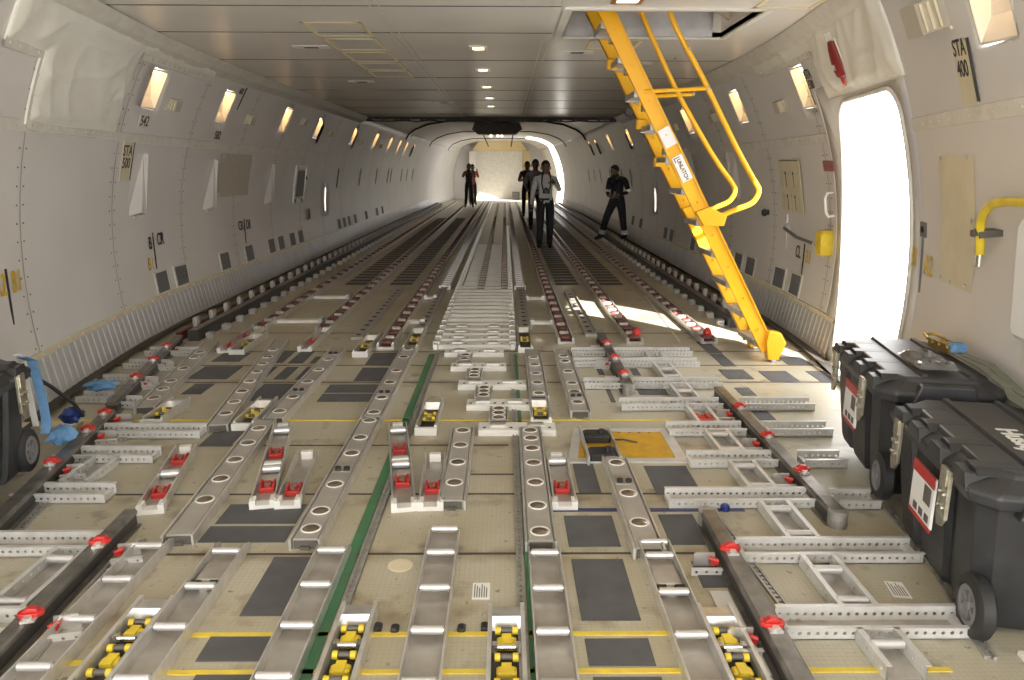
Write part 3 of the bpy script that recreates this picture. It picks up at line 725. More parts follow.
# ================================================================== FLOOR MATS
def fmat(q, lab, group='charcoal grip patches on the floor panels'):
    (x0,y0,x1,y1) = q; single('grip_patch', MB().box(x0,x1,y0,y1,0,.0035), 'mats', lab, 'floor grip patch', group)
FM = [((.55,2.32,.76,2.74),'large charcoal grip patch between the two right-hand roller trays'),((.55,2.075,.765,2.215),'charcoal grip patch between two yellow lines right of the roller tray'),
 ((.555,1.70,.77,2.02),'charcoal grip patch at the picture bottom right of centre'),((-.665,2.355,-.50,2.765),'large charcoal grip patch left of the green strip beside a roller tray'),
 ((-.72,2.105,-.495,2.245),'charcoal grip patch between two yellow lines left of centre'),((-.69,1.72,-.50,2.055),'charcoal grip patch at the picture bottom left of centre'),
 ((-1.02,3.06,-.66,3.255),'wide charcoal grip patch left of the long ball tray, farther of a close pair'),((-1.03,2.89,-.66,3.035),'wide charcoal grip patch left of the long ball tray, nearer of a close pair'),
 ((-1.48,4.015,-1.30,4.32),'slanted charcoal grip patch behind the double red latch tray'),((.645,3.38,.755,3.745),'narrow charcoal grip patch below the ochre floor hatch'),
 ((.55,2.845,.77,3.13),'charcoal grip patch just above the large one right of centre'),((1.025,3.36,1.25,3.715),'charcoal grip patch beyond the wide perforated beam on the right'),
 ((.985,2.86,1.145,3.14),'charcoal grip patch in front of the wide perforated beam on the right'),((1.035,2.53,1.15,2.72),'small charcoal grip patch under the near right guide rail'),
 ((-2.15,5.945,-1.92,6.25),'charcoal grip patch on the left floor, farthest of three beside the slanted ball tray'),((-2.135,5.415,-1.83,5.79),'charcoal grip patch on the left floor, middle of three beside the slanted ball tray'),
 ((-2.01,5.03,-1.87,5.29),'charcoal grip patch on the left floor, nearest of three beside the slanted ball tray'),
 ((-1.67,5.905,-1.55,6.28),'charcoal grip patch, left of the far three between two ball trays'),((-1.50,5.885,-1.38,6.28),'charcoal grip patch, middle of the far three between two ball trays'),((-1.325,5.885,-1.265,6.105),'charcoal grip patch, right and smallest of the far three between two ball trays'),
 ((-1.65,5.43,-1.55,5.775),'charcoal grip patch, left of the near three between two ball trays'),((-1.475,5.405,-1.38,5.77),'charcoal grip patch, middle of the near three between two ball trays'),((-1.31,5.40,-1.25,5.77),'charcoal grip patch, right of the near three between two ball trays'),
 ((-1.50,4.88,-1.28,5.285),'charcoal grip patch behind the small yellow drive on the left'),((-1.01,5.065,-.64,5.265),'wide charcoal grip patch left of the centre, farther half of the pair'),((-1.01,4.855,-.64,5.035),'wide charcoal grip patch left of the centre, nearer half of the pair'),
 ((-.86,5.83,-.645,6.24),'charcoal grip patch in front of the far red-ended roller lane'),((-.86,5.36,-.65,5.745),'charcoal grip patch second before the far red-ended roller lane'),
 ((2.05,6.23,2.17,6.66),'slim charcoal grip patch left of the ladder foot, farther half'),((2.05,5.79,2.16,6.20),'slim charcoal grip patch left of the ladder foot, nearer half'),
 ((1.98,5.41,2.18,5.685),'blue-grey grip patch in front of the ladder, leftmost of three'),((2.285,5.32,2.505,5.64),'blue-grey grip patch in front of the ladder, middle of three'),((2.66,5.32,2.86,5.64),'blue-grey grip patch in front of the ladder, rightmost of three by the doorway'),
 ((1.955,4.99,2.06,5.18),'small grey grip patch beyond the right guide rail'),((1.905,4.47,2.01,4.645),'small grey grip patch between two beams right of the guide rail'),((2.60,5.82,2.80,6.10),'grey grip patch in the sunlit doorway behind the ladder foot'),
 ((1.01,5.54,1.055,5.74),'thin black strip patch between two far right beams'),((1.01,4.84,1.04,5.16),'thin black strip patch before the third far right beam'),((1.275,5.52,1.335,5.72),'small dark patch beside the rail end on the right'),((1.235,5.01,1.44,5.18),'wide dark patch between beams under the rail end on the right')]
for q,l in FM: fmat(q,l)
for x0,x1,nm in ((-1.93,-1.64,'outer left'),(-1.315,-1.01,'inner left'),(.985,1.30,'inner right'),(1.60,1.92,'outer right')):
    me = None
    for i in range(48):
        y = 10.15+i*.305; m = MB().box(x0,x1,0,.20,0,.004)
        if me is None: me = m.mesh('grip_strip')
        o = put('grip_strip', me, 'mats'); o.location = (0,y,0)
        tag(o,'dark grip strip in the %s ladder-like row of the far floor'%nm,'floor grip patch','grip strips in the %s far row'%nm)

# ================================================================== TRAYS
PR = dict(ring=lambda: MB().lathe([(.044,0),(.044,.003),(.041,.004),(.037,.003),(.037,0)],20),
          ball=lambda: MB().lathe([(.036,0),(.034,.002),(.026,.006),(.014,.009),(.0,.010)],18))
def ball_tray(x, y0, y1, ys, lab, w=.11, x1=None, far=False, block=True, h=.045):
    """low channel with a flat top carrying ball units; may run slantwise to (x1, y1)"""
    x1 = x if x1 is None else x1; L = math.hypot(x1-x,y1-y0); rz = -math.atan2(x1-x,y1-y0)
    t = thing('ball_tray', lab, 'ball tray', (x,y0,0), rz, 'grey ball transfer trays')
    m = MB(); m.prism([(-w/2,0),(-w/2,h-.006),(-w/2+.006,h),(w/2-.006,h),(w/2,h-.006),(w/2,0),(w/2-.006,0),(w/2-.006,h-.012),(-w/2+.006,h-.012),(-w/2+.006,0)],.02 if block else 0,L,'y'); part('cover', m, 'ballt', t)
    for s in (-1,1):
        m = MB(); m.box(s*(w/2+.007)-.005,s*(w/2+.007)+.005,0,L,0,h+.004); part('side_wall', m, 'alu', t)
    if block:
        m = MB(); m.box(-w/2+.006,w/2-.006,.012,.018,.002,h-.008); m.box(-.02,.02,.0,.012,.0,.016); part('end_cap', m, 'dark', t)
    for yy in ys:
        u = (yy-y0)/max(.01,(y1-y0))*L
        cpart('ring','ball_ring',PR['ring'],'white',t,(0,u,h)); cpart('ball','ball',PR['ball'],'ball',t,(0,u,h),smooth=True)
    return t
def box_insert(t, u, w, h=.045, b='tray'):
    m = MB(); m.box(-w/2+.01,w/2-.01,u-.06,u+.06,h,h+.004); part('service_plate', m, b, t)
    for s in (-1,1): m = MB(); m.cyl((s*.022,u-.035,h+.004),(s*.022,u-.035,h+.018),.016,10); part('bolt', m, 'blk', t)
ball_tray(-.555,2.82,4.36,(2.93,3.10,3.39,3.80,4.04,4.34),'long ball tray left of the green strip, near half with six ringed balls')
t = bpy.data.objects['ball_tray']; box_insert(t,.78,.11)
ball_tray(-.555,4.40,6.36,(4.50,4.81,5.18,5.50,5.93,6.2),'long ball tray left of the green strip, far half up to the yellow drive'); box_insert([o for o in C.objects if o.name.startswith('ball_tray')][-1],.55,.11)
ball_tray(.03,3.19,4.22,(3.41,3.67,3.92,4.16),'short ball tray with four balls between green strips')
ball_tray(.43,2.80,4.22,(2.90,3.15,3.41,3.66,3.87,4.03,4.16),'ball tray with seven balls right of the right green strip')
ball_tray(.515,4.84,6.20,(4.91,5.17,5.42,5.68,5.91),'small-ringed ball tray right of the white bars, before the yellow drive')
ball_tray(.765,4.51,6.20,(4.71,4.95,5.16,5.48,5.79,5.96),'ball tray with dark end cap left of the far right beams'); box_insert([o for o in C.objects if o.name.startswith('ball_tray')][-1],.35,.11)
ball_tray(.87,2.74,3.75,(2.98,3.28,3.66),'ball tray ending below the ochre floor hatch'); box_insert([o for o in C.objects if o.name.startswith('ball_tray')][-1],.70,.11)
ball_tray(-1.10,2.86,4.36,(3.22,3.46,3.71,3.96,4.20),'slanted ball tray beside the red latch trays on the left',x1=-1.20)
ball_tray(-1.16,4.38,6.25,(4.52,4.83,5.20,5.53,5.85),'ball tray with bright side wall and small black plates left of centre'); tt=[o for o in C.objects if o.name.startswith('ball_tray')][-1]; box_insert(tt,.62,.11); box_insert(tt,1.68,.11)
ball_tray(-1.46,4.25,6.60,(4.48,4.72,4.96,5.21,5.47,5.71,5.93,6.18),'slanted ball tray with open dark end on the left, second from the wall',x1=-1.76)
ball_tray(-2.06,4.60,6.50,(4.81,5.02,5.22,5.57,5.91,6.09),'slanted ball tray nearest the left wall, arched pale end',x1=-2.36)

ROLL = lambda L,r=.015: (lambda: MB().lathe([(r*.6,-L/2-.004),(r*.6,-L/2),(r,-L/2),(r,L/2),(r*.6,L/2),(r*.6,L/2+.004)],14,Matrix.Rotation(PI/2,4,'Y')))
def roller_tray(x, y0, y1, ys, lab, w=.118, block=()):
    t = thing('roller_tray', lab, 'roller tray', (x,y0,0), 0, 'open roller trays at the near end')
    L = y1-y0
    part('base_plate', MB().box(-w/2,w/2,0,L,.002,.008), 'tray', t)
    for s in (-1,1):
        m = MB(); a = s*w/2; m.prism([(0,0),(L,0),(L,.03),(L-.05,.052),(0,.052)],min(a,a+s*.006),max(a,a+s*.006),'x'); part('side_wall', m, 'alu', t)
    for yy in ys: cpart('roller105','roller',ROLL(.105),'roll',t,(0,yy-y0,.042),smooth=True)
    for yy in block:
        m = MB(); m.bbox(-w/2+.008,w/2-.008,yy-y0-.07,yy-y0+.07,.008,.03,.006); m.box(-.015,.015,yy-y0-.12,yy-y0-.07,.008,.02)
        part('clamp_block', m, 'tray', t)
        for s in (-1,1): m = MB(); m.cyl((s*.034-.016,yy-y0-.10,.026),(s*.034+.016,yy-y0-.10,.026),.018,10); part('stop_roller', m, 'blk', t)
roller_tray(.44,1.3,2.80,(2.725,2.465,2.20,1.94,1.68),'open roller tray right of the green strip on the near floor')
roller_tray(.02,1.3,2.95,(2.93,2.73,2.47,2.21,1.95),'open roller tray in the middle of the near floor')
roller_tray(-.425,1.3,2.82,(2.75,2.495,2.24,1.98),'open roller tray left of the green strip on the near floor')
roller_tray(-.85,1.3,2.84,(2.745,2.485,2.235,1.97),'open roller tray with clamp block, left of the big charcoal patch',block=(2.62,))
roller_tray(-1.18,1.3,2.88,(2.79,2.535,2.28,2.03,1.78),'open roller tray leftmost at the near floor beside the dark guide rail')
roller_tray(.90,1.3,2.86,(2.81,2.70,2.437,2.18,1.93),'open roller tray with tan clamp block on the near right floor',block=(2.58,))

def drive(x, y0, y1, lab, n=3, w=.112, small=False):
    """yellow powered roller unit in its channel"""
    t = thing('drive_unit', lab, 'drive unit', (x,y0,0), 0, 'yellow drive units in floor channels'); L = y1-y0
    for s in (-1,1): m = MB(); m.box(s*w/2-.007,s*w/2+.007,0,L,0,.058); part('side_wall', m, 'alu', t)
    part('base_plate', MB().box(-w/2+.004,w/2-.004,0,L,.002,.006), 'railside', t)
    m = MB(); m.prism([(L-.09,.006),(L,.006),(L,.04),(L-.07,.05)],-w/2+.004,w/2-.004,'x'); part('end_ramp', m, 'alu', t)
    if small: m = MB(); m.box(-w/2-.01,w/2+.01,-.03,0,0,.045); part('front_block', m, 'wmetal', t)
    u = L-.13 if not small else L*.42
    pieces = [('tyre',0),('body',-.05),('axle',-.09),('tyre',-.14),('body',-.20),('tyre',-.26)] if not small else [('tyre',.05),('body',0),('tyre',-.05)]
    for k,du in pieces:
        if u+du < .02: continue
        if k == 'tyre':
            m = MB(); m.cyl((-.038,u+du,.034),(-.020,u+du,.034),.014,12); m.cyl((.020,u+du,.034),(.038,u+du,.034),.014,12); part('drive_wheel', m, 'yel', t, True)
            m = MB(); m.cyl((-.018,u+du,.036),(.018,u+du,.036),.010,10); part('shaft', m, 'dark', t, True)
        elif k == 'body':
            m = MB(); m.bbox(-.032,.032,u+du-.020,u+du+.020,.008,.036,.006); m.box(-.016,.016,u+du-.026,u+du+.026,.026,.041); part('motor_housing', m, 'yel', t)
        else:
            m = MB(); m.cyl((-.046,u+du,.036),(.046,u+du,.036),.008,8); m.box(-.046,-.03,u+du-.012,u+du+.012,.02,.05); m.box(.03,.046,u+du-.012,u+du+.012,.02,.05); part('cross_axle', m, 'steel', t)
drive(-.97,1.55,2.40,'yellow drive unit in a channel on the near floor, far left of the four'); drive(-.235,1.55,2.36,'yellow drive unit beside the left green strip on the near floor')
drive(.285,1.55,2.345,'yellow drive unit beside the right green strip on the near floor'); drive(1.02,1.55,2.34,'yellow drive unit beside the near right guide rail')
for x,y0,y1,l in ((-1.90,4.37,4.80,'small yellow drive unit beyond the long left beam'),(-1.315,4.30,4.80,'small yellow drive unit between the two left ball trays'),(-.195,4.22,4.76,'small yellow drive unit with white front block by the green strip'),
 (.505,4.36,4.80,'small yellow drive unit above the white cross bar on the right'),(-2.02,6.2,6.85,'small yellow drive unit at the head of the outer left lane'),(-.95,6.12,6.80,'small yellow drive unit with white block before the far left lane'),
 (-.55,6.30,7.10,'yellow drive unit at the head of the far lane left of the white bars'),(.46,6.28,7.15,'yellow drive unit at the head of the far lane right of the white bars')):
    drive(x,y0,y1,l,small=True)

def latch_tray(x, y0, y1, reds, lab, w=.105, x1=None, rollers=(), far=False):
    x1 = x if x1 is None else x1; L = math.hypot(x1-x,y1-y0); rz = -math.atan2(x1-x,y1-y0)
    t = thing('latch_tray', lab, 'latch tray', (x,y0,0), rz, 'red pallet latches in floor channels')
    for s in (-1,1): m = MB(); m.box(s*w/2-.004,s*w/2+.004,0,L,0,.05); part('side_wall', m, 'alu', t)
    part('base_plate', MB().box(-w/2+.004,w/2-.004,0,L,.002,.007), 'tray', t)
    m = MB(); m.box(-w/2-.008,w/2+.008,-.015,.04,0,.022); m.box(-w/2-.008,-w/2+.02,-.015,.05,.022,.045); m.box(w/2-.02,w/2+.008,-.015,.05,.022,.045); part('end_bracket', m, 'wmetal', t)
    for u in reds:
        u = (u-y0)/(y1-y0)*L
        m = MB(); m.box(-.036,.036,u-.05,u-.03,.007,.032); m.box(-.036,-.024,u-.03,u+.05,.007,.04); m.box(.024,.036,u-.03,u+.05,.007,.04); m.box(-.025,.025,u+.01,u+.05,.01,.026); m.prism([(u-.03,.02),(u+.02,.045),(u+.03,.03),(u-.02,.012)],-.016,.016,'x'); part('latch_hook', m, 'red', t, bevel=.003)
        m = MB(); m.lathe([(.016,.028),(.016,.042),(.008,.042),(.008,.032)],12,Matrix.Translation((0,u+.0,0))); part('pivot_ring', m, 'latch', t)
    for u in rollers:
        u = (u-y0)/(y1-y0)*L
        cpart('roller085','roller',ROLL(.085,.022),'roll',t,(0,u,.03),smooth=True)
    m = MB(); m.box(-.03,.03,L-.035,L,.007,.05); part('end_stop', m, 'wmetal', t)
latch_tray(-.855,3.22,4.29,(3.42,3.86),'long tray with two red latches on the left, beside the ball tray',x1=-1.07,rollers=(3.62,3.68,4.2))
latch_tray(-.738,3.22,3.84,(3.38,),'short tray with one red latch right of the double latch tray',x1=-.805,rollers=())
latch_tray(-.19,3.19,4.29,(3.48,3.92),'long tray with two red latches beside the green strip',x1=-.375,rollers=(3.68,3.74,4.2))
latch_tray(-.068,3.20,3.80,(3.40,),'short tray with one red latch left of the four-ball tray',x1=-.10)
latch_tray(.56,3.20,3.80,(3.40,),'short tray with one red latch left of the ochre hatch',rollers=(3.72,))
latch_tray(-1.355,3.17,3.92,(3.36,3.77),'tray with two red latches by the near left guide rail',x1=-1.505,rollers=(3.56,))
latch_tray(-2.15,6.25,7.15,(6.45,6.85),'far tray with two dark red latches in the outer left lane',rollers=())
latch_tray(-1.47,6.30,7.1,(6.62,),'far tray with one dark red latch at the head of a left lane')

# ================================================================== PERFORATED BEAMS
def beam(x0, x1, y, lab, d=.11, group='perforated cross beams'):
    L = x1-x0; t = thing('cross_beam', lab, 'cross beam', (x0,y,0), 0, group)
    part('front_plate', perf(L,.050), 'beam', t)
    o = part('back_plate', perf(L,.056), 'beam', t); o.location = (L,d,0); o.rotation_euler = (0,0,PI)
    part('base', MB().box(0,L,.0,d,.001,.005), 'tray', t)
    m = MB(); m.box(0,.02,.003,d-.003,.005,.03); m.box(L-.03,L-.01,.003,d-.003,.005,.03); part('end_spacer', m, 'beam', t)
R = [(1.24,1.97,2.70),(1.23,1.87,2.205),(1.05,1.75,3.20),(1.27,1.74,3.685),(1.26,1.72,4.165),(1.05,1.72,4.65),(.86,1.86,5.14),(.84,1.85,5.745),(.85,1.88,6.10)]
RL = ['pale perforated beam crossing to the near black chest, second from the bottom','pale perforated beam at the bottom right by the chest wheel','wide pale perforated beam starting left of the near right rail end','pale perforated beam right of the ochre hatch, nearer one','pale perforated beam right of the ochre hatch, farther one',
      'pale perforated beam beside the end of the long right rail, above the red tray latch','pale perforated beam running under the far rail end','pale perforated beam second from the far end on the right','farthest pale perforated beam on the right']
for q,l in zip(R,RL): beam(*q,l)
for q,l in (((1.86,2.33,4.65),'outer perforated beam right of the long rail, farthest of four'),((1.86,2.24,4.165),'outer perforated beam right of the long rail, second farthest of four'),((1.88,2.11,3.685),'outer perforated beam right of the long rail, third farthest of four'),((1.84,2.04,3.185),'outer perforated beam by the round rail end, nearest of four')): beam(*q,l)
for q,l in (((-2.0,-1.42,2.77),'perforated beam on the left under the near red lever'),((-2.0,-1.38,2.21),'perforated beam at the left picture edge, nearest of its row'),((-2.06,-1.62,3.27),'perforated beam on the left, second from the near end, shadowed end'),((-2.15,-1.62,3.76),'perforated beam on the left carrying two short roller arms'),((-2.20,-1.52,4.14),'longest perforated beam on the left beside the black chest'),
            ((-2.63,-2.42,4.82),'short perforated beam between left rail and wall by the blue cloth'),((-2.30,-2.17,4.70),'short perforated stub right of the left rail, nearest of four'),((-2.72,-2.46,5.24),'short perforated beam between left rail and wall, second of four'),((-2.38,-2.28,5.18),'short perforated stub right of the left rail, second of four'),((-2.75,-2.57,5.70),'short perforated beam between left rail and wall, third of four'),((-2.50,-2.41,5.68),'short perforated stub right of the left rail, third of four'),((-2.78,-2.64,6.12),'short perforated beam between left rail and wall, farthest of four'),((-2.56,-2.36,6.12),'short perforated stub right of the left rail, farthest of four')): beam(*q,l)
def arm(x, y0, y1, lab, ys=(), w=.125, red=False):
    t = thing('beam_roller', lab, 'roller arm', (x,y0,0), 0, 'short roller arms between cross beams'); L = y1-y0
    for s in (-1,1):
        p = perf(L,.05,.045,.006,.004); o = part('side_wall', p, 'beam', t); o.rotation_euler = (0,0,PI/2); o.location = (s*w/2,0,0)
    part('floor_plate', MB().box(-w/2+.006,w/2-.006,0,L,.002,.005), 'tray', t)
    for u in ys: cpart('roller108','roller',ROLL(.108,.017),'roll',t,(0,u,.04),smooth=True)
    if red:
        m = MB(); m.box(-.045,.045,.06,.10,.008,.04); m.box(-.045,-.02,.10,.19,.008,.045); m.box(.02,.045,.10,.19,.008,.045); m.box(-.03,.03,.14,.20,.01,.03); part('latch_hook', m, 'red', t, bevel=.003)
for y0,y1,ys,l,rd in ((2.0,2.20,(.13,),'short roller arm nearest the bottom right corner',0),(2.32,2.69,(.06,.27),'short roller arm with two rollers behind the nearest right beam',0),(2.82,3.19,(.06,.30),'short roller arm with two rollers behind the second right beam',0),(3.32,3.67,(.05,.30),'short roller arm with two rollers behind the wide beam',0),(3.81,4.15,(.05,.29),'short roller arm with two rollers level with the ochre hatch',0),(4.29,4.64,(),'short roller arm holding a red latch level with the rail end',1),(4.77,5.12,(.2,),'short roller arm behind the sixth right beam',0),(5.26,5.73,(.1,.3),'short roller arm below the second farthest right beam',0),(5.86,6.09,(),'short roller arm between the two farthest right beams',0)):
    arm(1.53,y0,y1,l,ys,red=bool(rd))
arm(-1.86,3.43,3.75,'roller arm without rollers between two left beams',()); arm(-1.485,2.33,2.76,'short roller arm with two rollers at the left edge',(.06,.36))

# ================================================================== GUIDE RAILS AND LATCHES
def lever(x, y, side, lab, h=.08, rz=0.):
    t = thing('latch_lever', lab, 'latch lever', (x,y,0), rz, 'red latch levers on the guide rails')
    f = side
    m = MB(); m.prism([(-.042,-.010),(-.028,-.022),(.024,-.022),(.040,-.006),(.036,.014),(.016,.024),(-.026,.022),(-.042,.008)],h+.004,h+.020,'z'); m.prism([(-.030,h+.018),(.024,h+.018),(.018,h+.032),(-.010,h+.034)],-.013,.013,'y'); part('lever', m, 'red', t, bevel=.003)
    m = MB(); m.cyl((.0,-.034,h+.0),(0,-.034,h+.018),.013,10); m.box(-.022,.022,-.045,-.015,h,h+.008); part('pivot', m, 'alu', t)
    # inboard bracket with its own small hook and perforated foot
    m = MB(); m.prism([(0,.0),(.085,.0),(.085,.052),(.075,.06),(0,.06)],.0,.008,'y')
    o = part('bracket', m, 'alu', t); o.location = (f*-.055 if f>0 else .055,.015,0); o.scale = (-f,1,1)
    m = MB(); m.box(.052,.078,-.025,.0,.028,.042); m.cyl((.048,-.018,.042),(.082,.0,.046),.008,8); o = part('hook', m, 'red', t); o.scale=(-f,1,1)
    p = perf(.12,.03,.035,.006); o = part('foot_plate', p, 'beam', t); o.location = (-f*.165 if f>0 else .045,-.055,0)
def rail(x0, y0, x1, y1, lab, h=.08, w=.075, cap=False):
    L = math.hypot(x1-x0,y1-y0); rz = -math.atan2(x1-x0,y1-y0)
    t = thing('guide_rail', lab, 'guide rail', (x0,y0,0), rz, 'dark guide rails in the nose')
    m = MB(); m.prism([(-w/2,h-.008),(-w/2+.008,h),(w/2-.008,h),(w/2,h-.008),(w/2,h-.022),(-w/2,h-.022)],0,L,'y'); part('top_plate', m, 'rail', t)
    part('web', MB().box(-w/2+.006,w/2-.006,0,L,.01,h-.022), 'railside', t)
    part('foot_flange', MB().box(-w/2-.012,w/2+.012,0,L,0,.010), 'rail', t)
    if cap:
        e = 0 if cap < 0 else L
        m = MB(); m.cyl((0,e,0),(0,e,h-.001),w/2+.004,18)
        for k in range(4): m.cyl((0,e,.012+k*.018),(0,e,.018+k*.018),w/2+.006,18)
        part('round_end', m, 'track', t, True)
rail(1.155,1.2,1.185,3.03,'dark guide rail nearest on the right, flat far end by the charcoal patch',cap=1)
rail(1.765,3.03,1.775,4.95,'long dark guide rail on the right ending in a ribbed round cap',cap=-1)
rail(1.155,5.03,1.17,6.72,'dark guide rail on the far right crossing three beams',cap=-1)
rail(-1.29,1.2,-1.385,3.05,'dark guide rail nearest on the left',w=.06); rail(-1.90,2.85,-2.205,4.45,'dark guide rail beside the left black chest'); rail(-2.27,4.60,-2.69,6.60,'dark guide rail slanting along the left wall behind the blue cloth')
for x,y,l in ((1.165,2.17,'red latch lever on the near right rail, nearer one'),(1.175,2.67,'red latch lever on the near right rail, farther one'),(1.77,3.46,'red latch lever on the long right rail, nearest of three'),(1.77,3.96,'red latch lever on the long right rail, middle of three'),(1.772,4.48,'red latch lever on the long right rail, farthest of three'),(1.16,5.28,'red latch lever on the far right rail, nearest of three'),(1.162,5.76,'red latch lever on the far right rail, middle of three'),(1.166,6.27,'red latch lever on the far right rail, farthest of three')): lever(x,y,1,l)
for x,y,l in ((-1.315,2.24,'red latch lever on the near left rail, nearer one'),(-1.35,2.74,'red latch lever on the near left rail, farther one'),(-2.04,3.58,'red latch lever beside the left chest wheel, nearest'),(-2.13,4.08,'red latch lever on the left rail, beyond the chest wheel'),(-2.19,4.38,'red latch lever on the left rail at its far end'),(-2.39,5.19,'red latch lever along the left wall rail, nearest of three'),(-2.50,5.70,'red latch lever along the left wall rail, middle of three'),(-2.60,6.17,'red latch lever along the left wall rail, farthest of three')): lever(x,y,-1,l,rz=.2)

# ochre hatch in the floor with its frame and the black tray across it
t = thing('floor_hatch', 'ochre yellow floor hatch in a pale grey frame', 'floor hatch', (.95,4.02,0))
m = MB(); m.prism([(-.27,-.21),(-.21,.22),(.27,.22),(.27,-.21)],.002,.006,'z'); part('lid', m, 'panely', t)
m = MB()
for a in (((-.33,-.26),(-.27,-.21),(.27,-.21),(.33,-.26)),((.33,-.26),(.27,-.21),(.27,.22),(.33,.27)),((.33,.27),(.27,.22),(-.21,.22),(-.25,.27)),((-.25,.27),(-.21,.22),(-.27,-.21),(-.33,-.26))): m.prism(a,.0,.010,'z')
part('frame', m, 'beam', t)
for i in range(8):
    m = MB(); x = -.22+.06*i; m.cyl((x,.20,.006),(x,.20,.009),.008,8); part('bolt', m, 'vent', t)
m = MB(); m.tube([(-.06,.08,.008),(.02,.05,.02),(.10,.03,.008)],.006,6); part('pull', m, 'dark', t)
t = thing('clamp_channel', 'dark channel with two black clamps across the ochre floor hatch', 'channel', (.815,3.72,0))
for x in (-.085,.085): m = MB(); m.box(x-.006,x+.006,0,.50,0,.055); part('side_wall', m, 'alu', t)
for y in (.04,.32): m = MB(); m.bbox(-.075,.075,y,y+.13,.01,.05,.01); m.cyl((.03,y+.05,.05),(.03,y+.05,.075),.02,8); part('clamp', m, 'blk', t)
for q,l in (((1.05,2.02,1.12,2.5),'pale plate with markings beside the near right yellow drive'),):
    single('floor_plate', MB().box(q[0],q[2],q[1],q[3],0,.006), 'beam', l, 'floor plate')
for x,y,r,l in ((.19,2.51,0,'white data label on the tan floor right of the middle roller tray'),(1.77,2.51,-.15,'white data label on the floor between right beams'),(1.16,3.95,0,'small white label right of the ochre hatch')):
    t = thing('floor_label', l, 'floor label', (x,y,0), r); part('plate', MB().box(-.033,.033,-.055,.055,.001,.003), 'white', t)
    for k in range(6): m = MB(); m.box(-.026+.009*k,-.022+.009*k,-.045,.045-.012*(k%3),.003,.0036); part('line', m, 'vent', t)
single('bolt_cap', MB().lathe([(.022,0),(.022,.02),(.015,.03),(0,.03)],10), 'bluep', 'small blue cap on the blue strip by the wide beam', 'cap', loc=(1.31,3.19,0))
for x,y in ((-.14,2.70),): m = MB(); m.lathe([(.05,0),(.05,.003),(.04,.004),(.0,.004)],18); single('floor_disc', m, 'cream', 'round ochre disc in the tan floor left of the middle roller tray', 'floor disc', loc=(x,y,0))
for x,y,l in ((-.10,2.27,'left of the middle roller tray'),(.13,2.27,'right of the middle roller tray'),(.21,2.28,'left of the yellow drive by the right green strip'),(-.16,2.28,'right of the yellow drive by the left green strip')):
    single('tie_down_lug', MB().bbox(-.014,.014,-.02,.02,0,.016,.005), 'blk', 'small black tie-down lug '+l, 'lug', loc=(x,y,0))
# ================================================================== CENTRE BARS
def bar(x0, x1, y, w, lab, h=.035):
    t = thing('white_bar', lab, 'cross bar', (x0,y,0), 0, 'white bars across the centre line'); L = x1-x0
    m = MB(); m.prism([(0,0),(w,0),(w,h*.8),(w*.8,h),(.012,h),(0,h*.7)],0,L,'x'); part('body', m, 'wmetal', t)
    if w > .12:
        for u in (.25,.75):
            m = MB(); m.bbox(L*u-.05,L*u+.05,w*.4,w*.75,h,h+.012,.004); part('lug', m, 'alu', t); m = MB(); m.cyl((L*u-.08,w*.3,h),(L*u-.08,w*.3,h+.004),.01,8); m.cyl((L*u+.08,w*.3,h),(L*u+.08,w*.3,h+.004),.01,8); part('bolt', m, 'dark', t)
for i,(a,b,y) in enumerate(((.12,.585,4.18),(.025,.455,4.66),(-.06,.435,5.13),(-.15,.29,5.64),(-.235,.27,6.10))):
    bar(a,b,y,.17,'stepped white bar with bolts on the centre floor, %s from the camera'%ORD[i])
for i,(x,y) in enumerate(((.24,4.40),(.13,4.88),(.045,5.37),(-.055,5.88))):
    ball_tray(x,y,y+.26,(y+.04,y+.13,y+.22) if i<3 else (y+.05,y+.18),'short plate with close small balls between stepped white bars, %s from the camera'%ORD[i],w=.10,block=False,h=.03)
for i in range(15):
    y = 6.38+i*.24
    bar(-.31,.33,y,.20 if i<4 else .11,'white bar of the centre ladder track, %s from the camera'%ORD[i])
for i in range(24):
    y = 10.0+i*.24
    o = single('track_rung', MB().box(-.28,.29,0,.06,0,.03), 'wmetal', 'thin white rung in the far centre track','cross bar','thin white rungs of the far centre track'); o.location = (0,y,0)
for x,l in ((-.335,'left'),(.35,'right')):
    t = thing('centre_rail', 'white edge rail of the centre ladder track, %s side'%l, 'rail', (x,6.35,0)); part('rail', MB().box(-.018,.018,0,30,0,.05), 'wmetal', t)
    for k in range(60): cpart('cbracket','bracket',lambda: MB().box(-.03,.03,-.03,.03,.0,.056),'alu',t,(0,.12+k*.24,0))
for x,l in ((-.04,'middle'),(.27,'right edge')):
    t = thing('roller_strip', 'dark red roller strip along the %s of the far centre track'%l, 'roller lane', (x,9.6,0)); part('bed', MB().box(-.045,.045,0,26,0,.034), 'dred', t)
    for k in range(60): cpart('sroller','roller',ROLL(.07,.02),'tray',t,(0,.1+k*.25,.034),smooth=True)
t = single('track_bed', MB().box(-.31,.33,9.95,36,0,.004), 'rail', 'dark bed under the thin white rungs of the far centre track', 'floor strip')
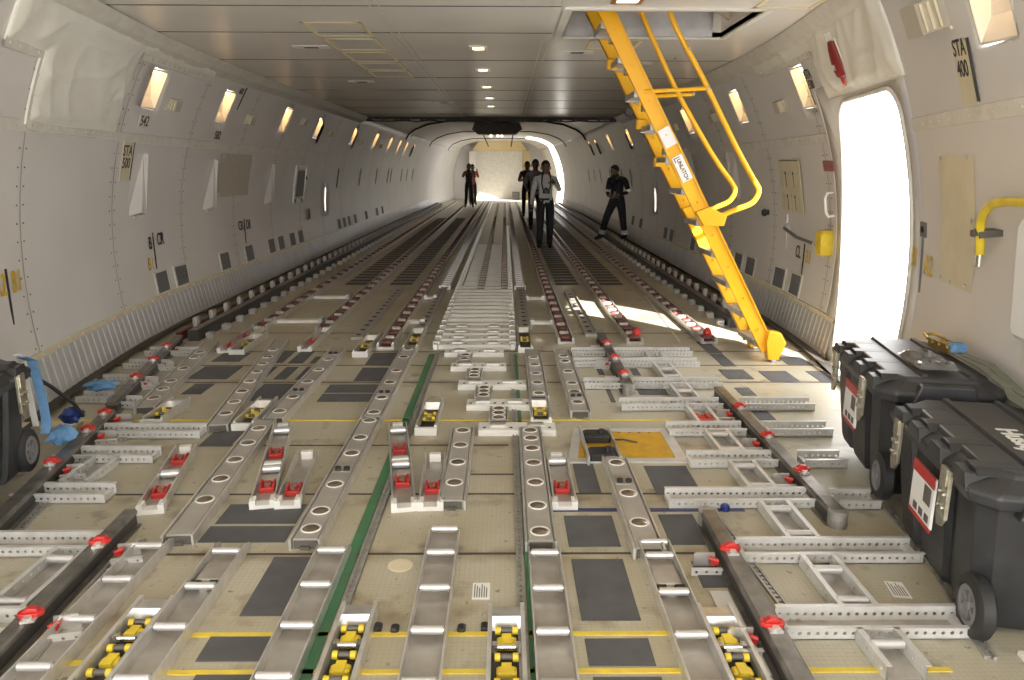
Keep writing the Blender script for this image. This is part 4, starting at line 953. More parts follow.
# ================================================================== LANES RUNNING AFT
WHEEL = lambda: MB().lathe([(.010,-.045),(.022,-.042),(.026,-.03),(.026,.03),(.022,.042),(.010,.045)],12,Matrix.Rotation(PI/2,4,'Y'))
def lane(x, y0, y1, lab, kind, w=.13, n=95, pitch=.2):
    t = thing('roller_lane', lab, 'roller lane', (x,y0,0), 0, 'roller lanes running aft'); L = y1-y0
    for s in (-1,1): m = MB(); m.box(s*w/2-.006,s*w/2+.006,0,L,0,.055); part('side_wall', m, 'alu', t)
    part('bed', MB().box(-w/2+.006,w/2-.006,0,L,.002,.012), 'dred' if kind=='red' else 'tray', t)
    for k in range(n):
        u = .08+k*pitch
        if kind == 'red': cpart('wheel_white' if k%2 else 'wheel_red','roller',WHEEL,'tray' if k%2 else 'dred',t,(0,u,.036),smooth=True)
        else: cpart('groller','roller',ROLL(.10,.02),'roll',t,(0,u,.034),smooth=True)
    if L > n*pitch+.3:
        m = MB(); k = n
        while .08+k*pitch < L: m.cyl((-.045,.08+k*pitch,.034),(.045,.08+k*pitch,.034),.02,8,cap=False); k += 1
        o = part('distant_roller', m, 'tray', t); o['kind'] = 'stuff'
    m = MB(); m.box(-w/2-.012,w/2+.012,-.02,.015,0,.02); m.box(-w/2-.012,-w/2+.012,-.02,.02,.02,.05); m.box(w/2-.012,w/2+.012,-.02,.02,.02,.05); part('end_bracket', m, 'alu', t)
for x,y0,k,l in ((-2.15,7.2,'red','outer left roller lane running aft'),(-1.50,7.1,'red','second left roller lane running aft'),(-.78,6.40,'red','third left roller lane running aft beside the centre'),(-.52,9.75,'grey','grey roller lane just left of the white centre track'),
                 (.48,9.75,'grey','grey roller lane just right of the white centre track'),(.84,6.60,'red','third right roller lane running aft under the walking group'),(1.47,6.60,'red','second right roller lane with a red knob at its head'),(2.15,6.60,'red','outer right roller lane with a red knob at its head')):
    lane(x,y0,37.,l,k)
def holed(x, y0, y1, lab):
    t = thing('holed_strip', lab, 'floor strip', (x,y0,0)); L = y1-y0
    m = MB(); m.box(-.05,.05,0,L,0,.025); m.box(.05,.06,0,L,0,.05); part('plate', m, 'ballt', t)
    for k in range(int(L/.22)): cpart('dhole','pocket',lambda: MB().box(-.022,.022,-.03,.03,.025,.0265),'seam',t,(0,.12+k*.22,0))
for x,y0,y1,l in ((-1.11,6.75,9.7,'grey strip with square holes left of the third left lane'),(1.10,6.9,9.5,'grey strip with square holes right of the third right lane'),(-.55,7.2,9.7,'grey strip with square holes left of the centre track'),(.48,7.2,9.7,'grey strip with square holes right of the centre track')): holed(x,y0,y1,l)
for x,l in ((1.505,'upright red knob at the head of the second right lane'),(2.165,'upright red knob at the head of the outer right lane')):
    t = thing('stop_knob', l, 'stop', (x,6.72,0)); m = MB(); m.lathe([(.024,.05),(.036,.058),(.040,.08),(.028,.108),(.012,.125),(0,.127)],14); part('knob', m, 'red', t, True); m = MB(); m.lathe([(.03,0),(.03,.05)],12); part('stem', m, 'alu', t)
for x0,x1,y,l in ((-2.12,-1.63,7.58,'nearer one between the two left lanes'),(-2.12,-1.66,9.06,'farther one between the two left lanes'),(-.71,-.57,7.55,'nearer one left of the centre'),(-.70,-.58,9.03,'farther one left of the centre'),(.56,.76,7.51,'nearer one right of the centre'),(.55,.75,9.0,'farther one right of the centre')):
    t = thing('link_bar', 'pale link bar between lanes, '+l, 'link bar', (x0,y,0), 0, 'pale link bars between lanes'); part('bar', MB().bbox(0,x1-x0,-.05,.05,0,.03,.008), 'wmetal', t)
    for q in (0,x1-x0): m = MB(); m.box(q-.02,q+.02,-.06,.06,0,.05); part('end_clip', m, 'alu', t)
# side guide rails with blocks along both walls
for s,y0 in ((-1,6.7),(1,7.3)):
    x = s*2.60
    t = thing('side_guide', 'dark side guide rail with rows of blocks along the %s wall'%SIDE[s], 'guide rail', (x,y0,0))
    part('rail', MB().box(-.05,.05,0,27,0,.10), 'railside', t); part('top_strip', MB().box(-.035,.035,0,27,.10,.106), 'rail', t)
    part('outer_rail', MB().box(s*.14-.02,s*.14+.02,0,27,0,.08), 'dred', t)
    for k in range(66):
        u = .15+k*.40
        cpart('gblock','guide_block',lambda: MB().bbox(-.035,.035,-.045,.045,0,.055,.008),'roll',t,(-s*.10,u,0))
        cpart('gpost','guide_post',lambda: MB().bbox(-.022,.022,-.04,.04,.07,.17,.008).cyl((-.03,0,.12),(.03,0,.12),.022,8),'tray',t,(s*.09,u+.16,0))
# ================================================================== CREW LADDER
def smooth2(p, n=4):
    out = []
    for i in range(len(p)-1):
        a,b,c,d_ = p[max(i-1,0)],p[i],p[i+1],p[min(i+2,len(p)-1)]
        for k in range(n):
            t_ = k/n; out.append(tuple(.5*(2*b[j]+(c[j]-a[j])*t_+(2*a[j]-5*b[j]+4*c[j]-d_[j])*t_**2+(3*b[j]-a[j]-3*c[j]+d_[j])*t_**3) for j in range(2)))
    return out+[p[-1]]
YN,YF = 5.96,6.42                                                # near and far stile
lx = lambda z: 2.52-.545*z                                       # centre line of the stiles
t = thing('crew_ladder', 'steep yellow crew ladder with two handrails rising into the ceiling hatch', 'ladder', (2.52,6.19,0))
O = Vector((2.52,6.19,0))
d = Vector((-.545,0,1)).normalized(); nrm = Vector((d.z,0,-d.x))   # along the stile; perpendicular towards the climber's side (+x)
def loc(p): return tuple(Vector(p)-O)
for y,nm in ((YN,'near'),(YF,'far')):
    m = MB(); a = Vector((lx(.10),y,.10)); b = Vector((lx(3.02),y,3.02))
    # channel section: web with two flanges turned outwards
    for (u0,u1,w0,w1) in ((-.060,.060,-.006,.006),(-.060,-.052,-.022,.006),(.052,.060,-.022,.006)):
        q = []
        for p in (a,b):
            for u,w in ((u0,w0),(u1,w0),(u1,w1),(u0,w1)): q.append(Vector(loc(p+nrm*u+Vector((0,w*(1 if nm=='near' else -1),0)))))
        m.add(q,[(3,2,1,0),(4,5,6,7),(0,1,5,4),(1,2,6,5),(2,3,7,6),(3,0,4,7)])
    for k in range(11):
        p = a+(b-a)*(.06+.088*k); m.cyl(loc(p+Vector((0,-.03,0))),loc(p+Vector((0,.03,0))),.008,8)
    st = part('stile', m, 'lyel', t)
    # foot: boxed shoe with a steel roller
    m = MB(); m.prism([(-.085+.02,.17),(-.04,.02),(.045,.02),(.10,.16),(.05,.25),(-.05,.26)],-.045,.045,'y'); o = part('foot', m, 'lyel', t, bevel=.006); o.location = loc((2.52-.02,y,0))
    m = MB(); m.cyl((-.01,-.03,.022),(-.01,.03,.022),.022,12); m.box(-.03,.05,-.05,.05,.0,.012); o = part('foot_roller', m, 'steel', t); o.location = loc((2.52,y,0))
def tread():
    m = MB(); m.box(-.085,.070,YN-6.19+.012,YF-6.19-.012,-.012,.012); m.box(-.085,-.075,YN-6.19+.012,YF-6.19-.012,-.026,.014)
    for i in range(5): m.box(-.07+.03*i,-.06+.03*i,YN-6.19+.02,YF-6.19-.02,.010,.014)
    for y in (YN-6.19+.02,YF-6.19-.02): m.prism([(-.085,-.03),(-.085,.012),(.05,.012),(.03,-.045)],y-.006,y+.006,'y')
    return m
for k in range(12):
    z = .155+k*.247; cpart('tread','tread',tread,'tray',t,loc((lx(z),6.19,z)))
def rotm(): 
    R_ = Matrix((nrm,Vector((0,1,0)),d)).transposed().to_4x4(); return R_
for y,pts,nm in ((YN,((1.53,2.90),(1.53,2.68),(1.80,2.23),(2.08,1.74),(2.25,1.47),(2.29,1.40),(2.27,1.33),(2.22,1.285),(2.10,1.24),(1.92,1.16)),'near'),(YF,((1.33,2.95),(1.38,2.80),(1.69,2.21),(2.03,1.68),(2.21,1.45),(2.24,1.38),(2.22,1.32),(2.17,1.275),(2.03,1.22),(1.90,1.15)),'far')):
    m = MB(); m.tube([loc((x,y,z)) for x,z in smooth2(pts)],.021,12); hr = part('handrail', m, 'lyel', t, True)
    m = MB(); x0 = lx(2.15); m.tube([loc((x0,y,2.14)),loc((1.84,y,2.165))],.016,10); part('cross_tube', m, 'lyel', t, True)
    m = MB(); m.cyl(loc((1.84,y-.03,2.165)),loc((1.84,y+.03,2.165)),.012,8); m.cyl(loc((1.66+.02,y-.024,2.45)),loc((1.68,y+.024,2.45)),.010,8); part('rail_bolt', m, 'steel', t)
    m = MB(); m.prism([(-.13,.05),(-.02,.09),(.12,.02),(.10,-.06),(-.06,-.06)],-.045,.02,'y'); o = part('rail_bracket', m, 'lyel', t, bevel=.004); o.location = loc((lx(1.18)+.04,y-.01,1.18))
# silver strut with bright fittings inside the upper half, grey pad, lettered plate
m = MB(); m.tube([loc((lx(3.0)-.01,YN+.16,3.0)),loc((lx(1.55)-.01,YN+.10,1.55))],.013,8); part('gas_strut', m, 'steel', t, True)
for z in (2.55,2.32,2.05,1.72): m = MB(); m.cyl(loc((lx(z)-.03,YN+.04,z)),loc((lx(z)+.05,YN+.04,z+.03)),.022,10); m.box(*[v for a_,b_ in zip(loc((lx(z)-.05,YN+.05,z-.05)),loc((lx(z)-.01,YN+.13,z-.0))) for v in (a_,b_)]); part('fitting', m, 'latch', t)
for z in (2.40,1.93,1.63): m = MB(); m.bbox(-.05,.04,-.04,.04,-.05,.035,.012); o = part('joint_block', m, 'lyel', t); o.location = loc((lx(z)-.05,YF-.03,z))
m = MB(); m.cyl((0,-.04,0),(0,.04,0),.03,10); o = part('spring_roller', m, 'blk', t); o.location = loc((lx(2.02)-.11,YF,2.02))
FM_ = Matrix((nrm,d,Vector((0,-1,0)))).transposed().to_4x4()        # face of the near stile (towards the camera)
for z,wd,hh,mt,nm in ((1.80,.095,.15,'roll','grey_pad'),(1.565,.085,.21,'white','release_plate')):
    M = FM_.copy(); M.translation = Vector(loc((lx(z),YN-.024,z)))
    m = MB(); m.box(-wd/2,wd/2,-hh/2,hh/2,0,.004); o = part(nm, m, mt, t); o.matrix_basis = M
    if nm == 'release_plate':
        lettering('lettering','UNLATCH',.042,'ink',o,(-.0,-.01,.005),(0,0,-PI/2),sx=.9,bold=.001)
        m = MB(); m.box(-.03,-.024,.06,.095,.004,.0055); m.box(-.03,.02,.089,.095,.004,.0055); part('arrow', m, 'ink', o)
# ================================================================== CHESTS
def chest(x, y, z, rz, lab, flip=1, wheel_end=-1, name_on_lid=None, sticker=True, L=.94, W=.54, H=.605):
    """rolling plastic chest: length along y, origin at the inboard long side's near bottom corner; flip -1 mirrors it for the left side"""
    t = thing('rolling_chest', lab, 'storage chest', (x,y,z), rz, 'black rolling storage chests')
    S = Matrix.Diagonal((flip,1,1,1))
    hb = H-.115
    m = MB()                                                     # body: tapered tub with vertical ribs and recessed corners
    def ring(zz, e):
        pts = []
        x0,x1,y0,y1 = .03-e,W-.03+e,.03-e,L-.03+e
        c = .05
        pts += [(x0,y0+c),(x0,y0+.19),(x0+.022,y0+.205),(x0+.022,y0+.27),(x0,y0+.285),(x0,y1-.285),(x0+.022,y1-.27),(x0+.022,y1-.205),(x0,y1-.19),(x0,y1-c)]
        pts += [(x0+c,y1),(x0+.2,y1),(x0+.22,y1-.02),(x1-.22,y1-.02),(x1-.2,y1),(x1-c,y1),(x1,y1-c),(x1,y0+c),(x1-c,y0),(x1-.17,y0),(x1-.19,y0+.025),(x0+.19,y0+.025),(x0+.17,y0),(x0+c,y0)]
        return [(a,b,zz) for a,b in pts]
    R_ = [ring(.02,-.055),ring(.05,-.045),ring(hb*.5,-.022),ring(hb-.02,-.002),ring(hb,.012)]; n = len(R_[0])
    vs = [p for r in R_ for p in r]; fs = [(i*n+k,(i+1)*n+k,(i+1)*n+(k+1)%n,i*n+(k+1)%n) for i in range(4) for k in range(n)]+[tuple(range(n)),tuple(range(5*n-1,4*n-1,-1))]
    m.add(vs,[f if flip<0 else f[::-1] for f in fs],S); body = part('body', m, 'tote', t, bevel=.006)
    m = MB()                                                     # lid: overhanging stepped top with faceted shoulders and long ribs
    def lr(zz,e,c=.07): x0,x1,y0,y1=e,W-e,e,L-e; return [(x0,y0+c,zz),(x0,y1-c,zz),(x0+c,y1,zz),(x1-c,y1,zz),(x1,y1-c,zz),(x1,y0+c,zz),(x1-c,y0,zz),(x0+c,y0,zz)]
    R_ = [lr(hb-.005,.0),lr(hb+.035,-.012),lr(hb+.05,-.006),lr(hb+.085,.05),lr(H-.012,.06)]; n = 8
    vs = [p for r in R_ for p in r]; fs = [(i*n+k,(i+1)*n+k,(i+1)*n+(k+1)%n,i*n+(k+1)%n) for i in range(4) for k in range(n)]+[tuple(range(n)),tuple(range(5*n-1,4*n-1,-1))]
    m.add(vs,[f if flip>0 else f[::-1] for f in fs],S)
    lid = part('lid', m, 'totel', t, bevel=.008)
    for x_ in (.20,.40):                                         # long ribs on the top
        m = MB(); m.prism([(x_-.018,H-.014),(x_-.010,H),(x_+.010,H),(x_+.018,H-.014)],.07,L-.07,'y',S); part('rib', m, 'totel', lid)
    for y_ in (.07,.29,.51,.70):                                 # faceted bosses on the long edge, with raised pads behind
        m = MB(); m.prism([(y_-.01,hb+.03),(y_+.02,hb+.088),(y_+.11,hb+.088),(y_+.14,hb+.03)],-.014,.16,'x',S); m.prism([(y_+.0,hb+.08),(y_+.03,hb+.104),(y_+.10,hb+.104),(y_+.13,hb+.08)],.02,.17,'x',S); part('boss', m, 'tote', lid, bevel=.005)
    m = MB()                                                     # end hand grip
    e0 = 0 if wheel_end<0 else L
    m.prism([(.12,hb-.03),(.16,hb+.085),(W-.16,hb+.085),(W-.12,hb-.03)],e0-.025,e0+.025,'y',S); part('end_grip', m, 'totel', t, bevel=.008)
    m = MB(); m.box(.20,W-.14,e0-.030,e0+.030,hb-.05,hb-.015,S); part('grip_plate', m, 'hub', t)
    for y_ in (.17,L-.25):                                       # metal draw latches
        m = MB(); m.box(-.024,-.010,y_,y_+.075,hb-.13,hb+.05,S); m.box(-.030,-.02,y_+.01,y_+.065,hb-.01,hb+.055,S)
        for q in range(4): m.cyl((-.034,y_+.02+.035*(q%2),hb-.09+.05*(q//2)),(-.022,y_+.02+.035*(q%2),hb-.09+.05*(q//2)),.010,8,M=S)
        m.prism([(y_,hb-.13),(y_+.075,hb-.13),(y_+.06,hb-.17),(y_+.02,hb-.16)],-.024,-.014,'x',S); part('draw_latch', m, 'latch', t, bevel=.002)
    if sticker:
        m = MB(); m.box(.000,.010,.34,.56,hb-.25,hb-.05,S); lb = part('label', m, 'white', t)
        m = MB(); m.box(-.002,.004,.34,.56,hb-.09,hb-.045,S); part('red_band', m, 'red', lb)
        m = MB(); m.box(-.002,.004,.34,.56,hb-.262,hb-.245,S); part('red_stripe', m, 'red', lb)
        for q in ((.36,.43,hb-.17,hb-.10),(.36,.40,hb-.235,hb-.205),(.42,.46,hb-.235,hb-.205),(.48,.52,hb-.235,hb-.205)): m = MB(); m.box(-.001,.004,*q,S); part('picture', m, 'dark', lb)
    for x_ in (.035,W-.035):                                     # wheels on the axle at one end
        yc = .06 if wheel_end<0 else L-.06
        m = MB(); m.lathe([(.066,-.012),(.074,-.030),(.098,-.028),(.110,-.018),(.110,.018),(.098,.028),(.074,.030),(.066,.012)],26,S@Matrix.Translation((x_+.035 if x_<.25 else x_-.035,yc,.11))@Matrix.Rotation(PI/2,4,'Y')); w = part('wheel', m, 'blk', t, True)
        m = MB(); MX = S@Matrix.Translation((x_+.035 if x_<.25 else x_-.035,yc,.11))@Matrix.Rotation(PI/2,4,'Y')
        m.lathe([(.052,-.012),(.054,-.029),(.070,-.029),(.070,.029),(.054,.029),(.052,.012)],22,MX); m.cyl((0,0,-.032),(0,0,.032),.018,12,M=MX)
        for q in range(6): a = 2*PI*q/6; m.add(*(lambda c,s:([(c*r-s*u,s*r+c*u,v) for r in (.012,.056) for u in (-.008,.008) for v in (-.024,.024)],[(0,1,3,2),(4,6,7,5),(0,4,5,1),(2,3,7,6),(0,2,6,4),(1,5,7,3)]))(math.cos(a),math.sin(a)),MX)
        part('hub', m, 'hub', w)
    if name_on_lid: lettering('lettering',name_on_lid,.10,'white',lid,(flip*.285,.40,H-.0105),(0,0,-PI/2*flip),bold=.003)
    return t
chest(1.80,2.19,0.0,-.19,'near black rolling chest at the right edge with white lettering on its lid',name_on_lid='Husky')
chest(1.965,3.17,0.05,-.19,'farther black rolling chest beside the bright doorway')
t = chest(-1.90,2.68,0.06,.19,'black rolling chest at the left picture edge by a blue strap',flip=-1,wheel_end=1,sticker=False)
# strap over the two right chests, brass ratchet, crumpled clear film
rz = Matrix.Rotation(-.19,4,'Z')
def onlid(u, v, z=.0): p = rz@Vector((u,v,0)); return (1.80+p.x,2.19+p.y,.608+.05*min(1,max(0,(v-.9)/.1))+z)
t = thing('cargo_strap', 'grey-green cargo strap lying along both black chest lids', 'strap', onlid(.47,.9)); O2 = Vector(onlid(.47,.9))
m = MB(); m.ribbon([Vector(onlid(u,v,z))-O2 for u,v,z in ((.50,-.02,.008),(.48,.3,.012),(.46,.6,.008),(.455,.86,.012),(.47,.95,.012),(.46,1.2,.012),(.44,1.52,.008),(.44,1.64,.006))],(1,.1,0),.045,.004); part('webbing', m, 'strap', t)
m = MB(); m.ribbon([Vector(onlid(u,v,z))-O2 for u,v,z in ((.56,-.02,.008),(.55,.3,.02),(.53,.6,.012),(.50,.9,.03),(.50,1.2,.02),(.47,1.45,.012))],(1,.1,.1),.04,.004); part('loose_webbing', m, 'strap', t)
m = MB(); P0 = Vector(onlid(.44,1.58,.0))-O2
for s in (-.035,.035): m.box(P0.x+s-.004,P0.x+s+.004,P0.y-.09,P0.y+.09,P0.z,P0.z+.045)
for v in (-.07,0,.06): m.cyl((P0.x-.045,P0.y+v,P0.z+.03),(P0.x+.045,P0.y+v,P0.z+.03),.011,10)
m.tube([(P0.x-.04,P0.y+.09,P0.z+.04),(P0.x-.03,P0.y+.15,P0.z+.05),(P0.x+.03,P0.y+.15,P0.z+.05),(P0.x+.04,P0.y+.09,P0.z+.04)],.009,8); part('ratchet', m, 'brass', t)
m = MB(); m.bbox(P0.x-.025,P0.x+.06,P0.y-.10,P0.y-.02,P0.z+.01,P0.z+.05,.012); part('ratchet_grip', m, 'bstrap', t)
m = MB(); rows = []
for i in range(15):
    r = []
    for j in range(9):
        u = .17+.17*j/8; v = 1.12+.32*i/14; e = min(i,14-i,j,8-j); r.append(onlid(u+.012*noise.noise((i*.9,j*.8,1)),v,.006+(.05*abs(noise.noise((i*.55,j*.6,4)))+.012 if e else 0)))
    rows.append(r)
m.strip(rows); single('plastic_wrap', m, 'film', 'crumpled clear plastic wrap on the farther black chest lid', 'plastic wrap', smooth=True)
# left side: blue strap, dark pole, blue cloths
t = thing('tie_strap', 'light blue strap hanging down the end of the left black chest', 'strap', (-2.17,3.69,.56)); 
m = MB(); m.ribbon([(.0,-.03,.06),(.015,.02,.03),(.02,.03,-.06),(.035,.03,-.2),(.045,.02,-.31),(.04,.0,-.36)],(1,.25,0),.045,.006); part('webbing', m, 'bstrap', t)
m = MB(); m.ribbon([(-.03,-.02,.07),(-.035,.02,.02),(-.03,.03,-.15),(-.02,.03,-.33)],(1,.2,0),.03,.005); part('pale_webbing', m, 'white', t)
m = MB(); m.tube([(-2.22,3.72,.54),(-2.23,3.95,.38),(-2.24,4.16,.21),(-2.235,4.22,.115)],.011,8); single('hold_down_rod', m, 'blk', 'thin black rod slanting from the left chest down to the rail', 'rod', smooth=True)
def clump(x, y, z, sx, sy, sz, lab, mt, seed, nm='cloth'):
    m = MB(); rows = []
    for i in range(9):
        a = PI*i/8; r = []
        for j in range(17):
            b = 2*PI*j/16; k = 1+.9*noise.noise((math.cos(b)*1.9+seed,math.sin(b)*1.9,i*.45))+.3*noise.noise((math.cos(b)*5,math.sin(b)*5+seed,i*1.3)); r.append((sx*math.sin(a)*math.cos(b)*k, sy*math.sin(a)*math.sin(b)*k, max(-sz*.9,sz*math.cos(a)*(1+.3*noise.noise((i,j*.7,seed))))))
        rows.append(r)
    m.strip(rows); return single(nm, m, mt, lab, 'cloth', loc=(x,y,z), smooth=True)
clump(-2.15,3.86,.13,.055,.07,.055,'blue rag lying on the rail right of the left chest wheel','bstrap',3)
clump(-2.30,4.22,.12,.05,.06,.05,'dark blue rag on the left rail beside the rod foot','bluep',5); clump(-2.52,4.95,.09,.10,.07,.035,'blue cloth heap between the left wall and rail','bstrap',8)
single('striped_board', MB().box(-.30,.20,-.05,.05,0,.02), 'cream', 'pale striped board on the floor left of the chest rail', 'board', loc=(-2.55,4.35,0), rz=.1)
# white and yellow edge board under the right chest wheel
t = thing('edge_board', 'white board with black and yellow stripes at the lower right corner', 'board', (2.00,2.0,0), -.12)
part('board', MB().box(-.05,.3,-.42,.12,0,.016), 'white', t)
for k in range(4): m = MB(); m.prism([(.03+.06*k,-.3),(.06+.06*k,-.3),(.08+.06*k,.11),(.05+.06*k,.11)],.016,.018,'z'); part('stripe', m, 'yel' if k%2 else 'blk', t)
# ================================================================== PEOPLE
def person(lab, loc, rz, J, cloth, scale=1., hair='hair', cap=False, rad=1., legr=1., extra=None):
    """one continuous skinned figure; J overrides joints of the default standing pose (facing -Y)"""
    D = dict(pelvis=(0,0,.95),belly=(0,-.01,1.08),chest=(0,0,1.27),collar=(0,.01,1.42),neck=(0,0,1.50),chin=(0,-.02,1.575),brow=(0,-.015,1.66),crown=(0,.0,1.725),
             hipL=(.10,0,.90),kneeL=(.11,-.02,.50),ankleL=(.11,.02,.10),ballL=(.125,-.11,.045),toeL=(.13,-.18,.035),
             hipR=(-.10,0,.90),kneeR=(-.11,-.02,.50),ankleR=(-.11,.02,.10),ballR=(-.125,-.11,.045),toeR=(-.13,-.18,.035),
             shL=(.185,.01,1.41),elL=(.235,.03,1.13),wrL=(.24,-.05,.90),haL=(.24,-.07,.82),shR=(-.185,.01,1.41),elR=(-.235,.03,1.13),wrR=(-.24,-.05,.90),haR=(-.24,-.07,.82))
    D.update(J)
    Rd = dict(pelvis=.155,belly=.15,chest=.165,collar=.12,neck=.058,chin=.075,brow=.095,crown=.062,hip=.098*legr,knee=.070*legr,ankle=.058*legr,ball=.043,toe=.034,sh=.078,el=.052,wr=.036,ha=.036)
    B = [('pelvis','belly'),('belly','chest'),('chest','collar'),('collar','neck'),('neck','chin'),('chin','brow'),('brow','crown')]
    for s in 'LR': B += [('pelvis','hip'+s),('hip'+s,'knee'+s),('knee'+s,'ankle'+s),('ankle'+s,'ball'+s),('ball'+s,'toe'+s),('collar','sh'+s),('sh'+s,'el'+s),('el'+s,'wr'+s),('wr'+s,'ha'+s)]
    me = bpy.data.meshes.new('sk'); import bmesh
    bm = bmesh.new(); sk = bm.verts.layers.skin.verify(); V = {}
    for k,p in D.items():
        v = bm.verts.new(p); r = Rd.get(k, Rd.get(k[:-1],.05))*(rad if k in('belly','chest','pelvis') else 1); v[sk].radius = (r,r); V[k] = v
        v[sk].use_root = (k == 'pelvis')
    for a,b in B: bm.edges.new((V[a],V[b]))
    bm.to_mesh(me); bm.free()
    o = bpy.data.objects.new('sk',me); C.objects.link(o)
    a = o.modifiers.new('s','SKIN'); a.branch_smoothing = .3; a.use_smooth_shade = True
    b = o.modifiers.new('d','SUBSURF'); b.levels = 2; b.render_levels = 2
    bpy.context.view_layer.update()
    ev = bpy.data.meshes.new_from_object(o.evaluated_get(bpy.context.evaluated_depsgraph_get()))
    bpy.data.objects.remove(o)
    m = MB(); m.v = [tuple(v.co) for v in ev.vertices]; m.f = [tuple(p.vertices) for p in ev.polygons]; m.mi = [0]*len(m.f)
    # flatten the trunk front to back
    tz = D['collar'][2]+.04; bz = D['pelvis'][2]-.10
    Y0 = lambda z: sum(D[k][1] for k in ('pelvis','chest'))/2
    def seg(p,a,b):
        a = Vector(a); b = Vector(b); d = b-a; t = max(0,min(1,(p-a).dot(d)/max(d.length_squared,1e-9))); return (p-a-d*t).length
    trunk = {('pelvis','belly'),('belly','chest'),('chest','collar')}
    nv = []
    bone = {}
    for i,v in enumerate(m.v):
        p = Vector(v); bb = min(B, key=lambda q: seg(p,D[q[0]],D[q[1]])-.5*(Rd.get(q[0],Rd.get(q[0][:-1],.05))+Rd.get(q[1],Rd.get(q[1][:-1],.05)))*.5); bone[i] = bb
        if bb in trunk: p.y = Y0(0)+(p.y-Y0(0))*.74
        nv.append(tuple(p))
    m.v = nv
    names = []; 
    def slot(mt):
        if mt not in names: names.append(mt)
        return names.index(mt)
    def matof(bb):
        a,b = bb
        if b[:-1]=='toe' or b[:-1]=='ball': return 'shoe'
        if b[:-1] in ('hip','knee','ankle'): return cloth['legs']
        if bb == ('pelvis','belly'): return cloth.get('belt',cloth['top'])
        if bb in trunk or b[:-1]=='sh' or b == 'neck' and False: return cloth['top']
        if b[:-1]=='el': return cloth['top']
        if b[:-1]=='wr': return cloth.get('fore',cloth['top'])
        return 'skin'
    for fi,f in enumerate(m.f): m.mi[fi] = slot(matof(bone[f[0]]))
    # fingers: four of unequal length and a thumb leaving the side of the palm
    for s,sg in (('L',1),('R',-1)):
        w = Vector(D['wr'+s]); h = Vector(D['ha'+s]); d = (h-w).normalized(); sd = d.cross(Vector((0,0,1)) if abs(d.z)<.8 else Vector((0,1,0))).normalized(); cu = d.cross(sd)*(.5 if abs(d.z)>.8 else -.5)
        m.cur = slot('skin'); palm = h+d*.015
        for k,(o_,ln) in enumerate(((-.027,.066),(-.009,.078),(.009,.074),(.026,.058))):
            q = palm+sd*o_; m.tube([q,q+d*ln*.5+cu*ln*.12,q+d*ln*.85+cu*ln*.42,q+d*ln*.95+cu*ln*.62],[.009,.009,.008,.006],6)
        q = w+d*.035+sd*.028; m.tube([q,q+d*.03+sd*.022,q+d*.062+sd*.026+cu*.02],[.011,.010,.008],6)
    # nose, ears, eyes, mouth
    hb = Vector(D['brow']); hc = Vector(D['chin']); up = (Vector(D['crown'])-hc).normalized(); fw = J.get('face',Vector((0,-1,0))); fw = (Vector(fw)-up*Vector(fw).dot(up)).normalized(); sdv = fw.cross(up)
    mid = (hb+hc)/2
    m.cur = slot('skin'); m.add([mid+fw*.078+up*.03, mid+fw*.078-up*.02+sdv*.016, mid+fw*.112-up*.012, mid+fw*.078-up*.02-sdv*.016],[(0,1,2),(0,2,3),(1,3,2)])
    for g in (-1,1): m.tube([mid+sdv*g*.084-up*.03,mid+sdv*g*.098-fw*.01,mid+sdv*g*.094+up*.035-fw*.006],[.009,.014,.009],6)
    m.cur = slot('ink')
    for g in (-1,1): c = mid+fw*.080+sdv*g*.033+up*.026; m.tube([c-sdv*.012,c,c+sdv*.012],[.004,.007,.004],6)
    c = hc+fw*.072-up*.0; m.tube([c-sdv*.022,c,c+sdv*.022],.004,6)
    t = thing('person', lab, 'person', loc, rz); t.scale = (scale,)*3
    bod = part('body', m, names, t, True)
    # hair or hood: a fitted shell over the skull
    hm = MB(); rows = []; cen = hb+up*.012-fw*.012
    for i in range(8):
        a = PI*.5*i/7*1.18; r = []
        for k in range(21):
            b = 2*PI*k/20; front = max(0,math.cos(b)); rr = math.sin(a)*(.106-.004*front); zz = math.cos(a)*.112
            if i >= 6: zz += .055*front
            r.append(cen+up*zz+fw*(math.cos(b)*rr)+sdv*(math.sin(b)*rr*.88))
        rows.append(r)
    hm.strip(rows); part('cap' if cap else 'hair', hm, hair, t, True)
    if extra: extra(t, D)
    return t
def tube_band(t, a, b, f, r, w, nm='reflective_band', mt='band'):
    a = Vector(a); b = Vector(b); d = (b-a).normalized(); c = a.lerp(b,f); m = MB(); m.cyl(c-d*w/2,c+d*w/2,r,16); part(nm, m, mt, t, True)
def belt(t, D): m = MB(); m.lathe([(.152,-.02),(.156,-.02),(.156,.02),(.152,.02)],20,Matrix.Translation((0,-.0,1.0))@Matrix.Diagonal((1,.76,1,1))); part('belt', m, 'blk', t)
def collar(t, D):
    m = MB(); c = Vector(D['neck']); m.lathe([(.075,-.045),(.082,-.05),(.072,.0),(.064,.0)],16,Matrix.Translation(c)); part('collar', m, 'shirtw', t, True); belt(t,D)
def suit(t, D):
    for s in 'LR':
        tube_band(t,D['sh'+s],D['el'+s],.90,.072,.075); tube_band(t,D['knee'+s],D['ankle'+s],.76,.088,.10)
    m = MB(); m.bbox(-.035,.035,-.165,-.135,1.05,1.13,.008); part('badge', m, 'shirtg', t)
    m = MB(); c = Vector(D['neck']); m.lathe([(.085,-.05),(.09,-.03),(.075,.03),(.066,.03)],14,Matrix.Translation(c)); part('collar', m, 'navy', t, True)
